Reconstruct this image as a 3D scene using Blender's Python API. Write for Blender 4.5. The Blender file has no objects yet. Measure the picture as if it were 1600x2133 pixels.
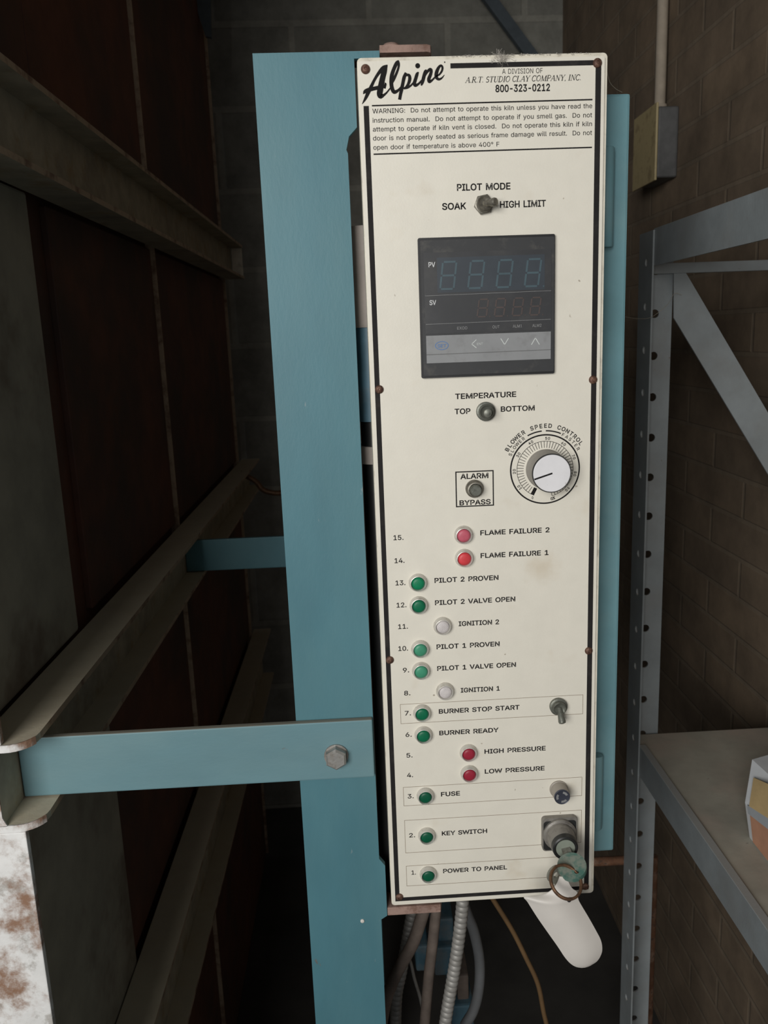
import bpy, bmesh, math, random
from mathutils import Vector, Matrix
random.seed(7)
S = bpy.context.scene
COL = S.collection
PI = math.pi

# ---------------------------------------------------------------- camera
F, CX, CY = 1720.0, 828.0, 1066.5            # focal length and principal point for a 1600 x 2133 picture
CAM = Vector((-0.008194, -0.606740, 1.418171))
ROW = [(0.99821750, 0.03473982, -0.04852810),   # camera right / down / forward in (right, down, into)
       (-0.04408731, 0.97729276, -0.20725630),
       (0.04022611, 0.20902633, 0.97708232)]
def w3(r): return Vector((r[0], r[2], -r[1]))
RT, DN, FW = (w3(r) for r in ROW)
cam_data = bpy.data.cameras.new('camera')
cam = bpy.data.objects.new('camera', cam_data); COL.objects.link(cam)
cam.matrix_world = Matrix(((RT.x, -DN.x, -FW.x, CAM.x), (RT.y, -DN.y, -FW.y, CAM.y), (RT.z, -DN.z, -FW.z, CAM.z), (0, 0, 0, 1)))
cam_data.sensor_fit = 'HORIZONTAL'; cam_data.sensor_width = 25.0
cam_data.lens = F / 1600.0 * 25.0
cam_data.shift_x = (800.0 - CX) / 1600.0
cam_data.clip_start = 0.02
cam_data.dof.use_dof = True; cam_data.dof.focus_distance = 0.66; cam_data.dof.aperture_fstop = 16.0
S.camera = cam
S.view_settings.view_transform = 'Standard'; S.view_settings.look = 'None'
S.view_settings.gamma = 1.0; S.view_settings.use_curve_mapping = False
S.view_settings.exposure = 0.0

# ---------------------------------------------------------------- light: daylight from the open door behind the photographer
wd = bpy.data.worlds.new('world'); S.world = wd; wd.use_nodes = True
bgn = wd.node_tree.nodes['Background']; bgn.inputs[0].default_value = (0.92, 0.96, 1.0, 1); bgn.inputs[1].default_value = 0.15
def area(name, loc, target, sx, sy, power, col):
    l = bpy.data.lights.new(name, 'AREA'); l.shape = 'RECTANGLE'; l.size = sx; l.size_y = sy; l.energy = power; l.color = col
    o = bpy.data.objects.new(name, l); COL.objects.link(o); o.location = loc
    o.rotation_euler = (Vector(target) - Vector(loc)).to_track_quat('-Z', 'Y').to_euler()
    return o
area('doorway_daylight', (-0.72, -1.70, 1.66), (0.05, 0, 1.40), 1.0, 0.9, 33.0, (1.0, 0.985, 0.955))

# ---------------------------------------------------------------- helpers
ORG = {}
def ray(px, py):
    d = ((px - CX) / F, (py - CY) / F, 1.0)
    return RT * d[0] + DN * d[1] + FW * d[2]
def at(px, py, y):                       # the point of the plane at depth y seen at a picture position
    d = ray(px, py); return CAM + d * ((y - CAM.y) / d.y)
def sfx(o, label=None, cat=None, group=None, kind=None):
    if label: o['label'] = label
    if cat: o['category'] = cat
    if group: o['group'] = group
    if kind: o['kind'] = kind
    return o
def thing(name, loc, label, cat, group=None):
    o = bpy.data.objects.new(name, None); COL.objects.link(o); o.location = loc; o.empty_display_size = 0.05
    ORG[o.name] = Vector(loc)
    return sfx(o, label, cat, group)
def obj(name, bm, mat, parent=None, smooth=False, label=None, recalc=True):
    if recalc: bmesh.ops.recalc_face_normals(bm, faces=bm.faces)
    lo = Vector((1e9,) * 3); hi = -lo
    for v in bm.verts:
        for i in range(3): lo[i] = min(lo[i], v.co[i]); hi[i] = max(hi[i], v.co[i])
    c = (lo + hi) / 2
    for v in bm.verts: v.co -= c
    me = bpy.data.meshes.new(name); bm.to_mesh(me); bm.free()
    for m in (mat if isinstance(mat, (list, tuple)) else [mat]): me.materials.append(m)
    if smooth:
        for p in me.polygons: p.use_smooth = True
        try: me.set_sharp_from_angle(angle=math.radians(40))
        except Exception: pass
    o = bpy.data.objects.new(name, me); COL.objects.link(o)
    ORG[o.name] = c
    if parent is not None:
        o.parent = parent; o.location = c - ORG[parent.name]
    else: o.location = c
    if label: o['label'] = label
    return o
def B(): return bmesh.new()
def box(bm, x0, x1, y0, y1, z0, z1, bev=0.0, seg=2):
    t = bmesh.new()
    bmesh.ops.create_cube(t, size=1.0)
    for v in t.verts:
        v.co = Vector((x0 + (v.co.x + .5) * (x1 - x0), y0 + (v.co.y + .5) * (y1 - y0), z0 + (v.co.z + .5) * (z1 - z0)))
    if bev: bmesh.ops.bevel(t, geom=list(t.edges), offset=bev, segments=seg, affect='EDGES', profile=0.6)
    merge(bm, t)
    return bm
def merge(bm, t, mi=None):
    vm = {v: bm.verts.new(v.co) for v in t.verts}
    for f in t.faces:
        try:
            nf = bm.faces.new([vm[v] for v in f.verts])
            nf.material_index = f.material_index if mi is None else mi
        except ValueError: pass
    t.free()
def frame_of(d):
    d = d.normalized(); a = Vector((0, 0, 1)) if abs(d.z) < .9 else Vector((1, 0, 0))
    u = d.cross(a).normalized(); return u, d.cross(u).normalized()
def lathe(bm, p0, d, prof, n=32, ang0=0.0, capend=True):       # prof: (distance along d, radius)
    p0 = Vector(p0); d = Vector(d).normalized(); u, v = frame_of(d)
    rings = []
    for s, r in prof:
        if r < 1e-7: rings.append([bm.verts.new(p0 + d * s)])
        else: rings.append([bm.verts.new(p0 + d * s + (u * math.cos(ang0 + 2 * PI * k / n) + v * math.sin(ang0 + 2 * PI * k / n)) * r) for k in range(n)])
    for a, b in zip(rings, rings[1:]):
        for k in range(n):
            k2 = (k + 1) % n
            if len(a) == 1 and len(b) == 1: continue
            if len(a) == 1: bm.faces.new((a[0], b[k], b[k2]))
            elif len(b) == 1: bm.faces.new((a[k], a[k2], b[0]))
            else: bm.faces.new((a[k], a[k2], b[k2], b[k]))
    if capend:
        for r in (rings[0], rings[-1]):
            if len(r) > 2: bm.faces.new(r)
    return bm
def smooth_path(pts, per=8):
    P = [Vector(p) for p in pts]; Q = [P[0] * 2 - P[1]] + P + [P[-1] * 2 - P[-2]]; out = []
    for i in range(1, len(Q) - 2):
        a, b, c, d = Q[i - 1:i + 3]
        for k in range(per):
            t = k / per
            out.append(0.5 * ((2 * b) + (c - a) * t + (2 * a - 5 * b + 4 * c - d) * t * t + (3 * b - a - 3 * c + d) * t ** 3))
    out.append(P[-1]); return out
def tube(bm, pts, r, n=12, per=8, rib=None, closed=False):
    path = smooth_path(pts, per) if per else [Vector(p) for p in pts]
    if rib:                                                # corrugated hose: resample and alternate the radius
        L = [0]
        for a, b in zip(path, path[1:]): L.append(L[-1] + (b - a).length)
        m = max(4, int(L[-1] / rib * 4)); new = []; j = 0
        for k in range(m + 1):
            s = L[-1] * k / m
            while j < len(L) - 2 and L[j + 1] < s: j += 1
            new.append(path[j].lerp(path[j + 1], (s - L[j]) / max(1e-9, L[j + 1] - L[j])))
        path = new
    rings = []; u = None
    N = len(path)
    for i, p in enumerate(path):
        d = (path[(i + 1) % N] - path[i - 1]) if closed else (path[min(i + 1, N - 1)] - path[max(i - 1, 0)])
        d.normalize()
        if u is None: u, v = frame_of(d)
        else:
            u = (u - d * u.dot(d)).normalized(); v = d.cross(u)
        rr = r * ((1.0, 0.98, 0.84, 0.98)[i % 4] if rib else 1.0)
        rings.append([bm.verts.new(p + (u * math.cos(2 * PI * k / n) + v * math.sin(2 * PI * k / n)) * rr) for k in range(n)])
    pairs = list(zip(rings, rings[1:])) + ([(rings[-1], rings[0])] if closed else [])
    for a, b in pairs:
        for k in range(n): bm.faces.new((a[k], a[(k + 1) % n], b[(k + 1) % n], b[k]))
    if not closed:
        bm.faces.new(rings[0]); bm.faces.new(rings[-1])
    return bm
def prism(bm, poly, f0, f1):               # poly of 2D points; f0/f1 map a 2D point to the two 3D faces
    a = [bm.verts.new(f0(p)) for p in poly]; b = [bm.verts.new(f1(p)) for p in poly]
    bm.faces.new(a); bm.faces.new(b[::-1])
    for i in range(len(poly)):
        j = (i + 1) % len(poly); bm.faces.new((a[i], a[j], b[j], b[i]))
    return bm
def rrect(x0, x1, z0, z1, r, n=6):
    out = []
    for cx, cz, a0 in ((x1 - r, z1 - r, 0), (x0 + r, z1 - r, 90), (x0 + r, z0 + r, 180), (x1 - r, z0 + r, 270)):
        for k in range(n + 1):
            a = math.radians(a0 + 90 * k / n); out.append((cx + r * math.cos(a), cz + r * math.sin(a)))
    return out
def plate_xz(bm, poly, y0, y1):
    return prism(bm, poly, lambda p: Vector((p[0], y0, p[1])), lambda p: Vector((p[0], y1, p[1])))

# ---------------------------------------------------------------- materials
def mat(name, col, rough=0.5, metal=0.0, spots=None, grain=0.06, gscale=40.0, bump=0.0, bscale=300.0, spec=0.5, stretch=(1, 1, 1)):
    """col: base; spots: list of (colour, scale, threshold, softness, detail) painted over by noise (wear, rust, dust)."""
    m = bpy.data.materials.new(name); m.use_nodes = True; nt = m.node_tree; N = nt.nodes; Lk = nt.links
    b = N['Principled BSDF']; b.inputs['Roughness'].default_value = rough; b.inputs['Metallic'].default_value = metal
    b.inputs['Specular IOR Level'].default_value = spec
    geo = N.new('ShaderNodeNewGeometry'); mp = N.new('ShaderNodeMapping'); mp.inputs['Scale'].default_value = stretch
    Lk.new(geo.outputs['Position'], mp.inputs['Vector']); vec = mp.outputs['Vector']
    def noise(sc, det=4.0, rgh=0.6):
        n = N.new('ShaderNodeTexNoise'); n.inputs['Scale'].default_value = sc; n.inputs['Detail'].default_value = det; n.inputs['Roughness'].default_value = rgh
        Lk.new(vec, n.inputs['Vector']); return n
    def mix(fac, a, bcol, typ='MIX'):
        x = N.new('ShaderNodeMix'); x.data_type = 'RGBA'; x.blend_type = typ
        if hasattr(fac, 'links'): Lk.new(fac, x.inputs[0])
        else: x.inputs[0].default_value = fac
        for sock, val in ((x.inputs[6], a), (x.inputs[7], bcol)):
            if hasattr(val, 'links'): Lk.new(val, sock)
            else: sock.default_value = (*val, 1)
        return x.outputs[2]
    cur = col
    n0 = noise(gscale); rp = N.new('ShaderNodeMapRange'); rp.inputs[1].default_value = .3; rp.inputs[2].default_value = .7
    rp.inputs[3].default_value = 0.0; rp.inputs[4].default_value = 1.0; Lk.new(n0.outputs['Fac'], rp.inputs[0])
    dark = tuple(c * (1 - grain * 2) for c in col); light = tuple(min(1, c * (1 + grain * 2)) for c in col)
    cur = mix(rp.outputs[0], dark, light)
    for sp in (spots or []):
        c2, sc, th, soft, det = sp[:5]
        n = noise(sc, det, 0.65); r = N.new('ShaderNodeMapRange'); r.interpolation_type = 'SMOOTHSTEP'
        r.inputs[1].default_value = th - soft; r.inputs[2].default_value = th + soft; Lk.new(n.outputs['Fac'], r.inputs[0])
        fac = r.outputs[0]
        if len(sp) > 5:
            mm = N.new('ShaderNodeMath'); mm.operation = 'MULTIPLY'; mm.inputs[1].default_value = sp[5]; Lk.new(fac, mm.inputs[0]); fac = mm.outputs[0]
        cur = mix(fac, cur, c2)
    Lk.new(cur, b.inputs['Base Color'])
    if bump:
        nb = noise(bscale, 3.0); bp = N.new('ShaderNodeBump'); bp.inputs['Strength'].default_value = bump; bp.inputs['Distance'].default_value = 0.001
        Lk.new(nb.outputs['Fac'], bp.inputs['Height']); Lk.new(bp.outputs['Normal'], b.inputs['Normal'])
    return m
def settle(m, col, amount=.8):           # dust lying on faces that look up
    nt = m.node_tree; N = nt.nodes; Lk = nt.links; b = N['Principled BSDF']; src = b.inputs['Base Color'].links[0].from_socket
    g = N.new('ShaderNodeNewGeometry'); sp = N.new('ShaderNodeSeparateXYZ'); Lk.new(g.outputs['True Normal'], sp.inputs[0])
    r = N.new('ShaderNodeMapRange'); r.inputs[1].default_value = .5; r.inputs[2].default_value = .95; r.inputs[4].default_value = amount; Lk.new(sp.outputs[2], r.inputs[0])
    x = N.new('ShaderNodeMix'); x.data_type = 'RGBA'; Lk.new(r.outputs[0], x.inputs[0]); Lk.new(src, x.inputs[6]); x.inputs[7].default_value = (*col, 1)
    Lk.new(x.outputs[2], b.inputs['Base Color']); return m
def stain_or_shadow(m, centre, radius, col, amount, squash=(1, 1, 1)):           # one brownish mark with its own place; serves stains and painted shadows
    nt = m.node_tree; N = nt.nodes; Lk = nt.links; b = N['Principled BSDF']; src = b.inputs['Base Color'].links[0].from_socket
    g = N.new('ShaderNodeNewGeometry'); v = N.new('ShaderNodeVectorMath'); v.operation = 'SUBTRACT'; v.inputs[1].default_value = centre; Lk.new(g.outputs['Position'], v.inputs[0])
    q = N.new('ShaderNodeVectorMath'); q.operation = 'MULTIPLY'; q.inputs[1].default_value = squash; Lk.new(v.outputs[0], q.inputs[0])
    d = N.new('ShaderNodeVectorMath'); d.operation = 'LENGTH'; Lk.new(q.outputs[0], d.inputs[0])
    n = N.new('ShaderNodeTexNoise'); n.inputs['Scale'].default_value = 90; n.inputs['Detail'].default_value = 4; Lk.new(g.outputs['Position'], n.inputs['Vector'])
    a = N.new('ShaderNodeMath'); a.operation = 'MULTIPLY_ADD'; a.inputs[1].default_value = radius * 1.2; Lk.new(n.outputs['Fac'], a.inputs[0]); Lk.new(d.outputs['Value'], a.inputs[2])
    r = N.new('ShaderNodeMapRange'); r.interpolation_type = 'SMOOTHSTEP'; r.inputs[1].default_value = radius * 1.55; r.inputs[2].default_value = radius * .6; r.inputs[3].default_value = 0; r.inputs[4].default_value = amount; Lk.new(a.outputs[0], r.inputs[0])
    x = N.new('ShaderNodeMix'); x.data_type = 'RGBA'; Lk.new(r.outputs[0], x.inputs[0]); Lk.new(src, x.inputs[6]); x.inputs[7].default_value = (*col, 1)
    Lk.new(x.outputs[2], b.inputs['Base Color']); return m
def brick_mat(name, axis, c1, c2, mortar, bw, rh, mw, off, xoff=0.0):
    m = bpy.data.materials.new(name); m.use_nodes = True; nt = m.node_tree; N = nt.nodes; Lk = nt.links
    b = N['Principled BSDF']; b.inputs['Roughness'].default_value = .92
    geo = N.new('ShaderNodeNewGeometry'); sep = N.new('ShaderNodeSeparateXYZ'); cmb = N.new('ShaderNodeCombineXYZ')
    Lk.new(geo.outputs['Position'], sep.inputs[0]); Lk.new(sep.outputs[axis], cmb.inputs[0]); Lk.new(sep.outputs[2], cmb.inputs[1])
    mp = N.new('ShaderNodeMapping'); mp.inputs['Location'].default_value = (-xoff, -off, 0); Lk.new(cmb.outputs[0], mp.inputs['Vector'])
    br = N.new('ShaderNodeTexBrick'); br.inputs['Color1'].default_value = (*c1, 1); br.inputs['Color2'].default_value = (*c2, 1); br.inputs['Mortar'].default_value = (*mortar, 1)
    br.inputs['Scale'].default_value = 1.0; br.inputs['Brick Width'].default_value = bw; br.inputs['Row Height'].default_value = rh
    br.inputs['Mortar Size'].default_value = mw; br.inputs['Mortar Smooth'].default_value = 0.4; br.offset = 0.5
    Lk.new(mp.outputs[0], br.inputs['Vector'])
    n = N.new('ShaderNodeTexNoise'); n.inputs['Scale'].default_value = 9.0; n.inputs['Detail'].default_value = 8.0; n.inputs['Roughness'].default_value = .7; Lk.new(geo.outputs['Position'], n.inputs['Vector'])
    r = N.new('ShaderNodeMapRange'); r.inputs[1].default_value = .3; r.inputs[2].default_value = .7; r.inputs[3].default_value = .62; r.inputs[4].default_value = 1.25; Lk.new(n.outputs['Fac'], r.inputs[0])
    x = N.new('ShaderNodeMix'); x.data_type = 'RGBA'; x.blend_type = 'MULTIPLY'; x.inputs[0].default_value = 1.0
    Lk.new(br.outputs['Color'], x.inputs[6]); Lk.new(r.outputs[0], x.inputs[7]); Lk.new(x.outputs[2], b.inputs['Base Color'])
    bp = N.new('ShaderNodeBump'); bp.inputs['Strength'].default_value = .5; bp.inputs['Distance'].default_value = .004; bp.invert = True
    Lk.new(br.outputs['Fac'], bp.inputs['Height']); Lk.new(bp.outputs['Normal'], b.inputs['Normal'])
    return m
RUST = (0.16, 0.075, 0.04)
M = {}
M['plate'] = mat('cream_enamel', (0.725, 0.69, 0.60), .42, 0, [((0.55, 0.46, 0.33), 22, .70, .10, 3, .45), ((0.25, 0.2, 0.14), 160, .79, .02, 1, .7)], .012, 60, .06, 700)
stain_or_shadow(M['plate'], (.127, 0, 1.240), .018, (0.56, 0.47, 0.34), .5)
stain_or_shadow(M['plate'], (.157, 0, 1.012), .012, (0.50, 0.44, 0.34), .45, (1.6, 1, .7))  # brownish smudge: soft shadow right of the key switch, painted into the plate
stain_or_shadow(M['plate'], (.150, 0, 1.052), .009, (0.52, 0.45, 0.34), .40)  # same for the fuse holder: its shadow to the right, painted brown
M['edge'] = mat('cream_box_paint', (0.66, 0.62, 0.52), .5, 0, [((0.32, 0.28, 0.22), 70, .62, .12, 5, .7)], .04, 60, .1, 500)
M['ink'] = mat('black_ink', (0.014, 0.013, 0.013), .8, 0, None, .1, spec=.15)
M['stripe'] = mat('charcoal_stripe', (0.017, 0.0155, 0.0155), .75, 0, [((0.045, 0.04, 0.036), 50, .62, .1, 4, .5)], .1, spec=.2)
M['fineline'] = mat('faded_brown_line', (0.22, 0.17, 0.12), .6)
M['blue'] = mat('teal_blue_paint', (0.066, 0.176, 0.212), .5, 0,
                [((0.098, 0.212, 0.238), 9, .52, .16, 4, .6), ((0.13, 0.10, 0.08), 60, .735, .02, 5, .85), ((0.30, 0.33, 0.33), 120, .74, .03, 3, .5)], .05, 14, .10, 420, .4, (1, 1, .35))
M['bluebar'] = mat('dusty_teal_bar_paint', (0.125, 0.235, 0.265), .55, 0,
                [((0.165, 0.265, 0.28), 9, .52, .16, 4, .6), ((0.13, 0.10, 0.08), 60, .72, .02, 5, .85), ((0.30, 0.33, 0.33), 120, .74, .03, 3, .5)], .05, 14, .10, 420, .4, (.4, 1, 1))
settle(M['bluebar'], (0.22, 0.18, 0.13), .8)
M['blue_dark'] = mat('teal_enclosure_paint', (0.150, 0.305, 0.345), .5, 0, [((0.21, 0.34, 0.36), 12, .55, .15, 4, .5), ((0.06, 0.05, 0.04), 90, .75, .02, 4, .8)], .06, 16, .1, 420, .4)
M['blue_deep'] = mat('deep_blue_paint', (0.07, 0.15, 0.20), .5, 0, [((0.2, 0.2, 0.19), 30, .6, .1, 4, .5)], .1)
M['rust'] = mat('rusted_steel', RUST, .8, .2, [((0.33, 0.22, 0.16), 60, .56, .12, 6, .8), ((0.06, 0.035, 0.025), 120, .62, .06, 4, .8)], .15, 50, .4, 250)
M['duststrap'] = mat('dusty_rusted_strap', (0.30, 0.20, 0.165), .85, .0, [((0.15, 0.08, 0.055), 90, .55, .1, 5, .8)], .1, 60, .3, 300)
M['screw'] = mat('rusty_screw_head', (0.12, 0.062, 0.045), .6, .5, [((0.22, 0.13, 0.09), 400, .55, .1, 3, .8)], .15, 200, .3, 900)
M['zinc'] = mat('dusty_zinc', (0.36, 0.35, 0.33), .5, .55, [((0.24, 0.21, 0.18), 90, .55, .1, 5, .8)], .06, 80, .15, 400)
M['switch'] = mat('tarnished_brass_nickel', (0.235, 0.22, 0.185), .42, .7, [((0.12, 0.11, 0.09), 220, .56, .1, 4, .8)], .08, 120, .1, 600)
M['switch_green'] = mat('dull_green_grey_metal', (0.165, 0.17, 0.145), .45, .5, [((0.09, 0.09, 0.075), 220, .56, .1, 4, .8)], .08, 120, .1, 600)
M['bezel'] = mat('satin_silver_bezel', (0.62, 0.60, 0.55), .32, .35, [((0.36, 0.32, 0.27), 220, .60, .1, 4, .6)], .05, 120)
M['kstrip'] = mat('grey_zinc_diecast', (0.27, 0.255, 0.23), .45, .45, [((0.15, 0.14, 0.13), 150, .58, .12, 4, .7)], .06, 90, .1, 500)
M['dark'] = mat('dark_gunmetal', (0.035, 0.036, 0.036), .4, .5)
M['black'] = mat('black_plastic', (0.014, 0.014, 0.015), .4)
def grid_bump(m, sc):
    nt = m.node_tree; N = nt.nodes; Lk = nt.links
    geo = N.new('ShaderNodeNewGeometry'); mp = N.new('ShaderNodeMapping'); mp.inputs['Rotation'].default_value = (0, math.radians(45), 0)
    Lk.new(geo.outputs['Position'], mp.inputs['Vector'])
    ck = N.new('ShaderNodeTexChecker'); ck.inputs['Scale'].default_value = sc; Lk.new(mp.outputs[0], ck.inputs['Vector'])
    bp = N.new('ShaderNodeBump'); bp.inputs['Strength'].default_value = .8; bp.inputs['Distance'].default_value = .0006
    Lk.new(ck.outputs['Fac'], bp.inputs['Height']); Lk.new(bp.outputs['Normal'], N['Principled BSDF'].inputs['Normal'])
    return m
def lens(name, col, rough=.3, grid=None):
    m = mat(name, col, rough + .12, 0, None, .05, 200, 0, 1, .35)
    return grid_bump(m, grid) if grid else m
M['green'] = lens('green_lens', (0.004, 0.135, 0.062))
M['greengrid'] = lens('green_ribbed_lens', (0.006, 0.20, 0.088), .3, 900)
M['greenpale'] = lens('faded_green_lens', (0.055, 0.27, 0.16), .28)
M['greendeep'] = lens('deep_green_lens', (0.002, 0.085, 0.040))
M['red'] = lens('red_lens', (0.62, 0.055, 0.065))
M['redpink'] = lens('faded_red_lens', (0.50, 0.105, 0.145))
M['reddark'] = lens('dark_red_lens', (0.30, 0.020, 0.040))
M['clear'] = lens('frosted_clear_lens', (0.60, 0.56, 0.55), .35, 800)
M['ctrl'] = mat('charcoal_controller_plastic', (0.028, 0.029, 0.031), .55, 0, [((0.09, 0.085, 0.075), 90, .64, .12, 5, .5)], .05, 60)
M['window'] = mat('smoked_display_window', (0.034, 0.035, 0.038), .4, 0, [((0.075, 0.072, 0.068), 40, .6, .15, 4, .4)], .05, 50)
M['pvzone'] = mat('display_backing_blue', (0.036, 0.045, 0.056), .4)
M['svzone'] = mat('display_backing_grey', (0.034, 0.035, 0.037), .4)
M['segblue'] = mat('unlit_teal_segment', (0.052, 0.088, 0.106), .45)
M['segred'] = mat('unlit_brown_segment', (0.066, 0.048, 0.044), .45)
M['white'] = mat('white_print', (0.62, 0.63, 0.63), .5)
M['greyprint'] = mat('grey_print', (0.26, 0.26, 0.26), .5)
M['keybar'] = mat('grey_membrane_keys', (0.245, 0.25, 0.255), .45, 0, [((0.18, 0.18, 0.18), 120, .6, .12, 4, .5)], .03)
M['arrow'] = mat('pale_arrow_print', (0.55, 0.58, 0.56), .5)
M['blueprint'] = mat('blue_oval_print', (0.10, 0.19, 0.38), .5)
M['gap'] = mat('dark_key_gap', (0.13, 0.13, 0.13), .6)
M['alu'] = mat('scratched_aluminium', (0.78, 0.77, 0.785), .42, .1, [((0.40, 0.38, 0.38), 140, .69, .02, 2, .6), ((0.78, 0.74, 0.66), 30, .66, .06, 2, .7)], .03, 40)
M['skirt'] = mat('dusty_knob_skirt', (0.30, 0.28, 0.25), .5, .1, None, .05)
M['fuse'] = mat('dusty_grey_fuse_cap', (0.30, 0.27, 0.23), .5)
M['fuseface'] = mat('blue_black_fuse_face', (0.05, 0.055, 0.075), .3, .3)
M['chrome'] = mat('bright_chips', (0.75, 0.75, 0.75), .25, .8)
M['keycap'] = mat('worn_teal_key_cover', (0.06, 0.155, 0.125), .5, 0, [((0.24, 0.25, 0.21), 70, .50, .1, 4, .8)], .08, 60)
M['keyface'] = mat('grey_green_lock_face', (0.26, 0.29, 0.24), .5, .2)
M['keymetal'] = mat('dull_key_metal', (0.30, 0.30, 0.26), .45, .6, [((0.14, 0.13, 0.10), 100, .56, .1, 4, .7)], .08)
M['ring'] = mat('rusty_wire_ring', (0.16, 0.085, 0.045), .55, .5, [((0.07, 0.04, 0.025), 200, .55, .1, 4, .8)], .1)
M['tag'] = mat('white_plastic_tag', (0.63, 0.595, 0.55), .5, 0, [((0.6, 0.56, 0.5), 30, .62, .12, 4, .4)], .015)
M['kiln'] = mat('red_brown_kiln_sheet', (0.145, 0.052, 0.028), .7, .0, [((0.05, 0.035, 0.027), 4, .5, .15, 5, .8), ((0.15, 0.05, 0.02), 11, .64, .1, 5, .6)], .1, 20, .2, 120)
M['kilngrey'] = mat('grey_kiln_stile', (0.36, 0.335, 0.265), .7, .0, [((0.10, 0.055, 0.03), 6, .60, .12, 5, .7)], .08, 20, .15, 120)
M['rail'] = mat('dusty_channel_steel', (0.42, 0.38, 0.29), .8, .0, [((0.34, 0.24, 0.12), 26, .6, .1, 5, .6), ((0.24, 0.205, 0.16), 12, .58, .12, 5, .6)], .1, 30, .2, 200)
settle(M['rail'], (0.54, 0.475, 0.35), .7)
M['ribedge'] = mat('worn_highlight_edge', (0.52, 0.40, 0.28), .6, .1, [((0.12, 0.05, 0.03), 30, .55, .12, 5, .8)], .1, 30)  # worn steel, lightened to paint the highlight along ribs and flange tips
M['whiterust'] = mat('flaking_white_paint', (0.72, 0.715, 0.70), .6, 0,
                     [((0.36, 0.34, 0.31), 40, .60, .06, 6, .8), ((0.23, 0.115, 0.06), 9, .565, .05, 9, .95)], .05, 30, .3, 160)
M['rack'] = mat('grey_blue_rack_paint', (0.25, 0.275, 0.285), .55, .1, [((0.22, 0.225, 0.22), 14, .56, .14, 5, .6), ((0.15, 0.10, 0.07), 70, .72, .03, 5, .8)], .06, 24, .12, 300)
settle(M['rack'], (0.36, 0.35, 0.33), .7)
M['shelf'] = mat('dusty_shelf_board', (0.36, 0.338, 0.28), .8, 0, [((0.44, 0.35, 0.29), 9, .58, .14, 5, .7), ((0.07, 0.065, 0.06), 40, .72, .03, 5, .7)], .08, 20, .1, 200)
M['conduit'] = mat('painted_conduit', (0.36, 0.305, 0.24), .8, 0, None, .06)
M['jbox'] = mat('grey_steel_box', (0.12, 0.12, 0.12), .6, .3, None, .1)
M['jcover'] = mat('yellowed_cover_plate', (0.42, 0.34, 0.18), .55, 0, [((0.2, 0.15, 0.08), 40, .58, .1, 4, .7)], .06)
M['flex'] = mat('flexible_metal_conduit', (0.33, 0.32, 0.30), .55, .3, [((0.2, 0.19, 0.17), 60, .58, .12, 4, .6)], .06)
M['brownhose'] = mat('dusty_brown_conduit', (0.165, 0.13, 0.108), .75, 0, None, .12, 60)
M['greyhose'] = mat('dark_grey_cable', (0.13, 0.135, 0.14), .6)
M['coupling'] = mat('dusty_grey_coupling', (0.33, 0.29, 0.26), .7, 0, None, .06)
M['orangecable'] = mat('brown_orange_cable', (0.15, 0.088, 0.038), .6)
M['bigdark'] = mat('weathered_dark_wood', (0.05, 0.045, 0.042), .85, 0, None, .15)
M['bracesteel'] = mat('blue_grey_brace_steel', (0.075, 0.095, 0.11), .6, .1, None, .1)
M['lint'] = mat('grey_lint', (0.42, 0.39, 0.35), .95)
M['web'] = mat('pale_cobweb', (0.40, 0.37, 0.30), .8)
M['cartonwhite'] = mat('white_carton_board', (0.60, 0.62, 0.64), .55, 0, None, .03)
M['cartonyellow'] = mat('yellow_carton_print', (0.63, 0.46, 0.23), .5, 0, None, .04)
M['cartongrey'] = mat('grey_blue_carton_band', (0.40, 0.43, 0.46), .5, 0, None, .03)
M['cartonorange'] = mat('salmon_carton_print', (0.52, 0.27, 0.17), .5, 0, None, .06)
M['brick'] = brick_mat('brown_brick', 1, (0.20, 0.145, 0.095), (0.165, 0.122, 0.083), (0.195, 0.150, 0.104), .22, .0616, .0045, .0186, .03)
M['block'] = brick_mat('grey_block', 0, (0.275, 0.27, 0.235), (0.25, 0.245, 0.215), (0.34, 0.33, 0.285), .4, .2, .010, .0043, .06)
M['concrete'] = mat('dark_concrete', (0.05, 0.047, 0.042), .9, 0, None, .15, 6, .2, 60)

# ---------------------------------------------------------------- the room
def struct(name, bm, m): return sfx(obj(name, bm, m), kind='structure')
struct('floor', box(B(), -1.6, .70, -2.4, 1.90, -.1, 0), M['concrete'])
struct('wall_back', box(B(), -1.6, .70, 1.72, 1.90, 0, 2.75), M['block'])
struct('wall_right', box(B(), .56, .74, -.45, 1.72, 0, 2.75), M['brick'])
struct('ceiling', box(B(), -1.6, .74, -1.0, 1.90, 2.75, 2.85), M['bigdark'])
struct('trim_1', box(B(), -1.3, .46, 1.60, 1.72, 2.262, 2.42, .004), M['bigdark'])

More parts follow.
